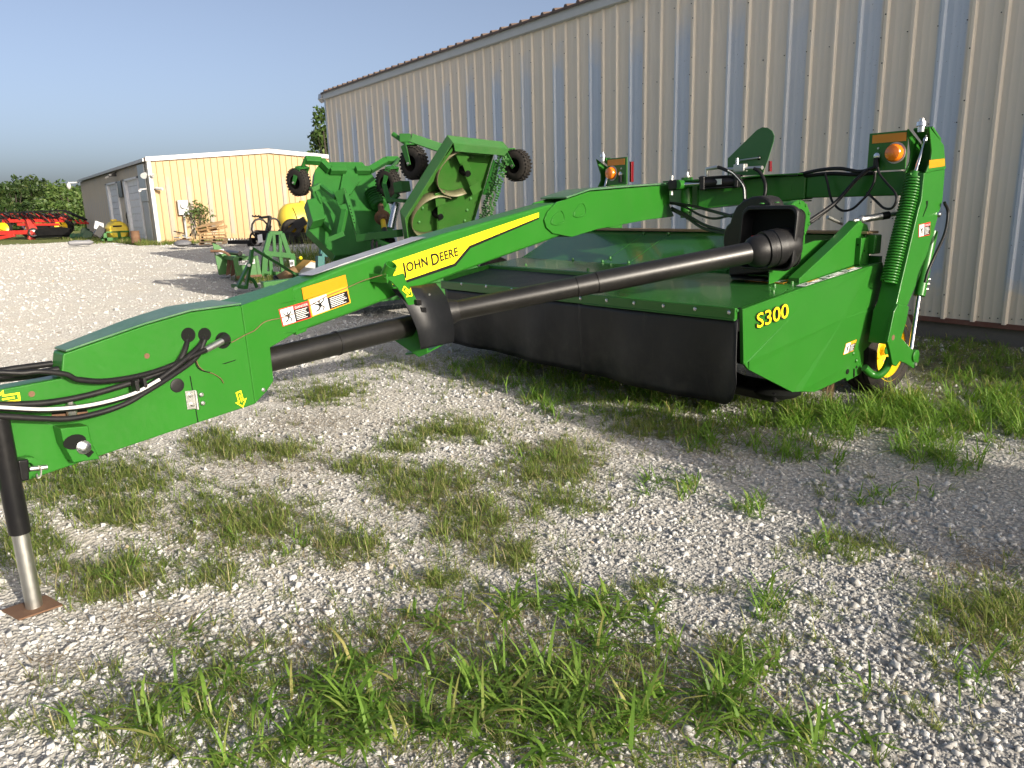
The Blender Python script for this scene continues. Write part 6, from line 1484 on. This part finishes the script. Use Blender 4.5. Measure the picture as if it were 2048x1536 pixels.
for E, d_, L_ in (((-1.639,2.397,0.068,0.084,0.105,-0.146), 190, .14), ((-2.301,3.145,0.091,0.109,0.083,-0.109), 190, .11), ((-2.798,3.056,0.145,0.172,0.15,-0.162), 150, .11), ((-3.573,2.736,0.102,0.12,0.147,-0.115), 120, .10), ((-1.838,3.093,0.059,0.071,0.055,-0.087), 150, .10), ((-0.96,2.562,0.062,0.078,0.045,-0.103), 130, .14), ((-1.132,2.147,0.04,0.051,0.028,-0.048), 120, .11), ((-1.362,1.854,0.121,0.154,0.099,-0.128), 80, .14),
                  ((-2.179,4.726,0.148,0.171,0.166,-0.336), 260, .16), ((-1.879,4.65,0.11,0.129,0.086,-0.195), 230, .15), ((-2.76,4.053,0.092,0.106,0.166,-0.236), 260, .16), ((-2.745,4.386,0.084,0.097,0.184,-0.283), 260, .18), ((-3.219,3.925,0.197,0.226,0.203,-0.243), 200, .13), ((-2.401,4.038,0.076,0.089,0.089,-0.142), 160, .12), ((-1.949,3.78,0.1,0.119,0.109,-0.198), 90, .1), ((-1.783,3.871,0.097,0.117,0.083,-0.165), 80, .1), ((-3.552,0.32,0.087,0.108,0.156,-0.024), 90, .11), ((-5.332,0.249,0.236,0.278,0.431,-0.039), 60, .11), ((-3.511,1.054,0.258,0.314,0.23,-0.08), 30, .10)):
    add_weed(E, d_, L_, .007, .6)
# taller growth round the wheel and along the shaded strip by the wall
for E, d_, L_ in (((-3.048,5.01,0.357,0.401,0.211,-0.335), 260, .15), ((-2.742,5.497,0.261,0.292,0.249,-0.474), 270, .16), ((-2.309,5.781,0.272,0.306,0.288,-0.672), 230, .15), ((-3.194,4.492,0.162,0.183,0.168,-0.229), 200, .13), ((-2.861,5.577,0.171,0.19,0.103,-0.19), 300, .11), ((-2.727,4.928,0.268,0.304,0.168,-0.289), 190, .15), ((-2.992,7.375,0.38,0.401,0.368,-0.859), 110, .11), ((-3.589,8.536,0.415,0.417,0.251,-0.571), 70, .09), ((-2.061,6.795,0.361,0.398,0.456,-1.374), 200, .16)):
    add_weed(E, d_ * 1.45, L_, .0075, .65, .32)
for E in ((-4.073,4.229,0.575,0.639,0.37,-0.381), (-5.949,4.088,0.612,0.648,0.656,-0.458), (-4.619,4.485,0.582,0.633,0.391,-0.378), (-7.278,3.389,0.306,0.319,0.492,-0.238), (-6.639,3.696,0.217,0.228,0.432,-0.247), (-3.7,4.989,0.211,0.233,0.197,-0.259), (-6.678,2.533,0.299,0.323,0.319,-0.128), (-3.467,8.261,0.467,0.475,0.477,-1.084), (-2.765,7.032,0.385,0.412,0.242,-0.578), (-2.195,5.442,0.343,0.39,0.208,-0.479)):
    add_fine(E, 1900, .075, .0036)
for E in ((-4.373,4.247,0.714,0.787,0.4,-0.387), (-3.796,4.213,0.349,0.391,0.208,-0.229), (-5.116,4.221,0.612,0.661,0.386,-0.321), (-6.005,4.127,0.412,0.436,0.341,-0.238)):
    add_weed(E, 150, .12, .0075)
# sparse single tufts between the patches
for _ in range(330):
    a = R(rng.uniform(-40, 40)) + math.atan2(.579, -.815); r = rng.uniform(1.6, 7.5); s = rng.uniform(.02, .11)
    add_fine((r * math.cos(a), r * math.sin(a), s, 0, 0, s), rng.uniform(1200, 3600), rng.uniform(.03, .07))
M['thatch'] = blade_material('dry_thatch', [(.0, (.16, .11, .06)), (.5, (.30, .22, .13)), (1.0, (.46, .37, .24))], .2, .8)
thatch = []
def add_thatch(E, dens):
    n = int(earea(E) * dens); u = rng.normal(0, .6, n); v = rng.normal(0, .6, n); e = np.array(E)
    b = np.stack([e[0] + e[2] * u + e[4] * v, e[1] + e[3] * u + e[5] * v, rng.uniform(.004, .016, n)], 1)
    thatch.append(blades(b, rng.uniform(0, 6.283, n), rng.uniform(.02, .09, n), rng.uniform(.0012, .003, n), rng.uniform(1.2, 1.5, n), rng.uniform(-.1, .15, n)))
for E in ((-3.761,0.982,0.288,0.349,0.385,-0.118), (-3.614,1.966,0.225,0.267,0.343,-0.196), (-3.158,1.269,0.122,0.15,0.199,-0.089), (-2.999,1.905,0.162,0.196,0.306,-0.202), (-3.595,0.266,0.174,0.216,0.238,-0.032), (-2.996,0.005,0.128,0.162,0.164,-0.013), (-3.086,0.376,0.154,0.194,0.165,-0.031), (-1.29,3.405,0.147,0.181,0.105,-0.245), (-3.606,2.843,0.25,0.291,0.382,-0.305), (-2.162,1.015,0.462,0.585,0.319,-0.167), (-1.615,1.575,0.341,0.434,0.216,-0.209), (-2.3,1.304,0.231,0.29,0.184,-0.111), (-1.02,2.856,0.134,0.168,0.103,-0.247), (-4.668,1.455,0.326,0.381,0.392,-0.136), (-3.045,4.125,0.434,0.498,0.276,-0.363), (-3.184,7.824,0.436,0.452,0.521,-1.215), (-5.436,1.954,0.315,0.356,0.401,-0.155)):
    add_thatch(E, 2600)
grass_object('dry_thatch', thatch, M['thatch'], 'dead brown grass stalks lying among the stones', 'grass')
grass_object('fine_grass', fine, M['fine'], 'short fine grass growing in ragged patches through the gravel', 'grass')
grass_object('broad_grass', weed, M['weed'], 'broad-bladed weedy grass sprawling over the gravel in the foreground and round the wheel', 'grass')
# verge by the cream shed and the tall weeds in the implement row
verge = []
def add_v(x0, x1, y0, y1, n, L, W):
    b = np.stack([rng.uniform(x0, x1, n), rng.uniform(y0, y1, n), np.zeros(n)], 1)
    verge.append(blades(b, rng.uniform(0, 6.28, n), L * rng.uniform(.4, 1.5, n), W * rng.uniform(.7, 1.3, n), rng.uniform(.0, .5, n), rng.uniform(.2, .9, n)))
add_v(-53, -45, 7.8, 8.8, 1400, .30, .03); add_v(-46.2, -44.8, 8.6, 12.5, 700, .28, .03); add_v(-72, -52, 6.3, 8.6, 1500, .22, .035); add_v(-27, -19, 8.8, 12, 900, .3, .03)
add_v(-19.0, -17.6, 5.2, 6.4, 900, .16, .012); add_v(-23, -17, 7.4, 8.5, 1200, .22, .014)
grass_object('verge_grass', verge, M['fine'], 'dry straggling grass along the foot of the cream shed', 'grass')

# ------------------------------------------------------------------ trees, shrubs, tall weeds
def leaf_material(name, stops, trans=.25):
    m, n, l, p = nodes_of(name); g = n.new('ShaderNodeNewGeometry')
    c = ramp(n, l, g.outputs['Random Per Island'], stops)
    c = mixc(n, l, ramp(n, l, noise(n, l, g.outputs['Position'], .6, 3), [(.4, 0.0), (.65, .55)]), c, mixc(n, l, .5, c, (.10, .13, .03)))
    l.new(c, p.inputs['Base Color']); p.inputs['Roughness'].default_value = .5; p.inputs['Specular IOR Level'].default_value = .3
    t = n.new('ShaderNodeBsdfTranslucent'); l.new(c, t.inputs[0])
    mx = n.new('ShaderNodeMixShader'); mx.inputs[0].default_value = trans
    l.new(p.outputs[0], mx.inputs[1]); l.new(t.outputs[0], mx.inputs[2]); l.new(mx.outputs[0], n['Material Output'].inputs[0])
    return m
M['leaf'] = leaf_material('tree_leaves', [(.0, (.014, .032, .010)), (.5, (.026, .056, .014)), (.85, (.042, .078, .02)), (1.0, (.075, .095, .03))])
M['leafy'] = leaf_material('light_tree_leaves', [(.0, (.035, .07, .018)), (.5, (.06, .115, .025)), (1.0, (.12, .17, .045))])
def crown_mesh(blobs, n, size):
    V_, F_ = [], []; w = np.array([b[3] * b[4] * b[5] for b in blobs]) ** .67; w = w / w.sum()
    for b, wi in zip(blobs, w):
        k = max(20, int(n * wi)); d = rng.normal(0, 1, (k, 3)); d /= np.linalg.norm(d, axis=1, keepdims=True)
        r = rng.uniform(.35, 1.0, k) ** .45; lum = 1 + .22 * np.sin(d[:, 0] * 5 + b[0]) * np.sin(d[:, 2] * 6 + b[1]) + .15 * np.sin(d[:, 1] * 9)
        c = np.array(b[:3]) + d * (r * lum)[:, None] * np.array(b[3:6])
        a1 = rng.normal(0, 1, (k, 3)); a1 /= np.linalg.norm(a1, axis=1, keepdims=True); a2 = np.cross(a1, rng.normal(0, 1, (k, 3))); a2 /= np.linalg.norm(a2, axis=1, keepdims=True)
        s = (size * rng.uniform(.6, 1.4, k))[:, None]
        q = np.stack([c - a1 * s, c + a2 * s * .5, c + a1 * s, c - a2 * s * .5], 1)
        V_.append(q.reshape(-1, 3))
    V_ = np.concatenate(V_); m = len(V_) // 4
    f = (np.arange(m) * 4)[:, None] + np.array([0, 1, 2, 3])
    return V_, f
def tree(name, label, base, h, w, n, size, mat, seed, group=None, trunk=.3, crown_from=.12):
    rs = random.Random(seed); base = V3(base)
    t = thing(name, label, 'tree' if 'tree' in name else 'shrub', base, group)
    blobs = []
    for k in range(11):
        f = rs.uniform(crown_from + .12, .88); a = rs.uniform(0, 6.28); rad = w * .5 * (1 - abs(f - .45) * .9) * rs.uniform(.25, .8); s = w * rs.uniform(.16, .30)
        blobs.append((base.x + rad * math.cos(a), base.y + rad * math.sin(a), base.z + f * h, s, s, s * rs.uniform(.6, .85)))
    blobs.append((base.x, base.y, base.z + h * .86, w * .2, w * .2, h * .14)); blobs.append((base.x, base.y, base.z + h * .5, w * .36, w * .36, h * .3))
    tb = MB().tube(smooth_path([base, base + Vector((rs.uniform(-.1, .1) * w * .3, rs.uniform(-.1, .1) * w * .3, h * .4)), base + Vector((0, 0, h * .8))], 3), [trunk * (1 - .8 * i / 6) for i in range(7)], 8)
    for b in blobs[:7]:
        z0 = base.z + (b[2] - base.z) * .45
        tb.tube([Vector((base.x, base.y, z0)), Vector((base.x + (b[0] - base.x) * .5, base.y + (b[1] - base.y) * .5, (z0 + b[2]) / 2 + .1)), Vector(b[:3])], [trunk * .4, trunk * .25, trunk * .08], 6)
    tb.build('trunk', M['bark'], t)
    V_, f = crown_mesh(blobs, n, size)
    o = bpy.data.objects.new('crown', np_mesh('crown', V_, f, 4, mat)); link(o, t)
    return t
TL = [((-134.154,2.889,1.617), 8.6, 9, 'leftmost tall dark tree of the far tree line'), ((-137.171,5.702,1.519), 7.0, 8, 'rounded dark tree at the left frame edge, far tree line'), ((-127.175,7.319,1.453), 7.4, 8, 'dark tree behind the left end of the red rake'), ((-131.612,9.912,1.365), 8.7, 9.5, 'tallest tree of the far tree line above the red rake'),
      ((-123.225,11.046,1.317), 7.2, 7, 'dark tree right of the tallest in the far tree line'), ((-112.482,11.949,1.275), 6.2, 7.5, 'lighter green tree just left of the cream shed'), ((-120.889,14.285,1.199), 5.6, 6, 'low tree half hidden by the far corner of the cream shed'), ((-110.788,7.302,1.439), 4.2, 7, 'low bushy tree in front of the tallest far tree'),
      ((-106.289,10.042,1.337), 4.0, 6, 'low bushy tree in front of the lighter tree by the cream shed'), ((-112.32,5.178,1.516), 4.4, 7, 'low bushy tree above the left tractor'), ((-129.148,16.827,1.116), 6.5, 8, 'tree hidden mostly by the roof of the cream shed')]
for i, (b, h, w, lab) in enumerate(TL):
    b = (b[0], b[1], 0); tree('tree', lab, b, h * .82, w, 7500, .27, M['leafy'] if 'lighter' in lab or i in (5, 8) else M['leaf'], 30 + i, 'far tree line', .25, .0)
tree('tree', 'green tree rising beside the corner of the tan shed beyond the cream roof', (*(-64.243,26.709,1.562)[:2], 0), 10.2, 4.4, 5200, .2, M['leafy'], 77, None, .25, .1)
tree('sapling', 'small leafy sapling growing beside the electricity meter on the cream wall', (-45.2, 11.05, 0), 2.25, 1.5, 330, .09, M['leafy'], 5, None, .03, .2)
tree('tree', 'invented small dense tree past the right frame edge, added to shade the gravel', (4.0, 4.82, 0), 2.5, 1.75, 11000, .085, M['leaf'], 9, None, .06, .3)  # unseen tree, made up to cast the soft shade on the gravel
tw = thing('tall_weeds', 'clump of tall grey-green weeds among the parked implements', 'weeds', (-19.2, 7.3, 0))
n = 260; b = np.stack([rng.normal(-19.2, .28, n), rng.normal(7.3, .3, n), np.zeros(n)], 1)
out, _ = blades(b, rng.uniform(0, 6.28, n), rng.uniform(.5, 1.25, n), rng.uniform(.008, .018, n), rng.uniform(0, .35, n), rng.uniform(.1, .6, n))
V_ = out.reshape(-1, 3); bb_ = (np.arange(n) * 7)[:, None]
F_ = np.concatenate([np.stack([bb_[:, 0] + i for i in tri], 1) for tri in ((0, 1, 3), (0, 3, 2), (2, 3, 5), (2, 5, 4), (4, 5, 6))])
o = bpy.data.objects.new('stems', np_mesh('stems', V_, F_, 3, M['fine'])); link(o, tw); tag(o, kind='stuff')
MB().ball((-19.0, 7.0, .42), .05, 8).build('flower', M['decaly'], tw)
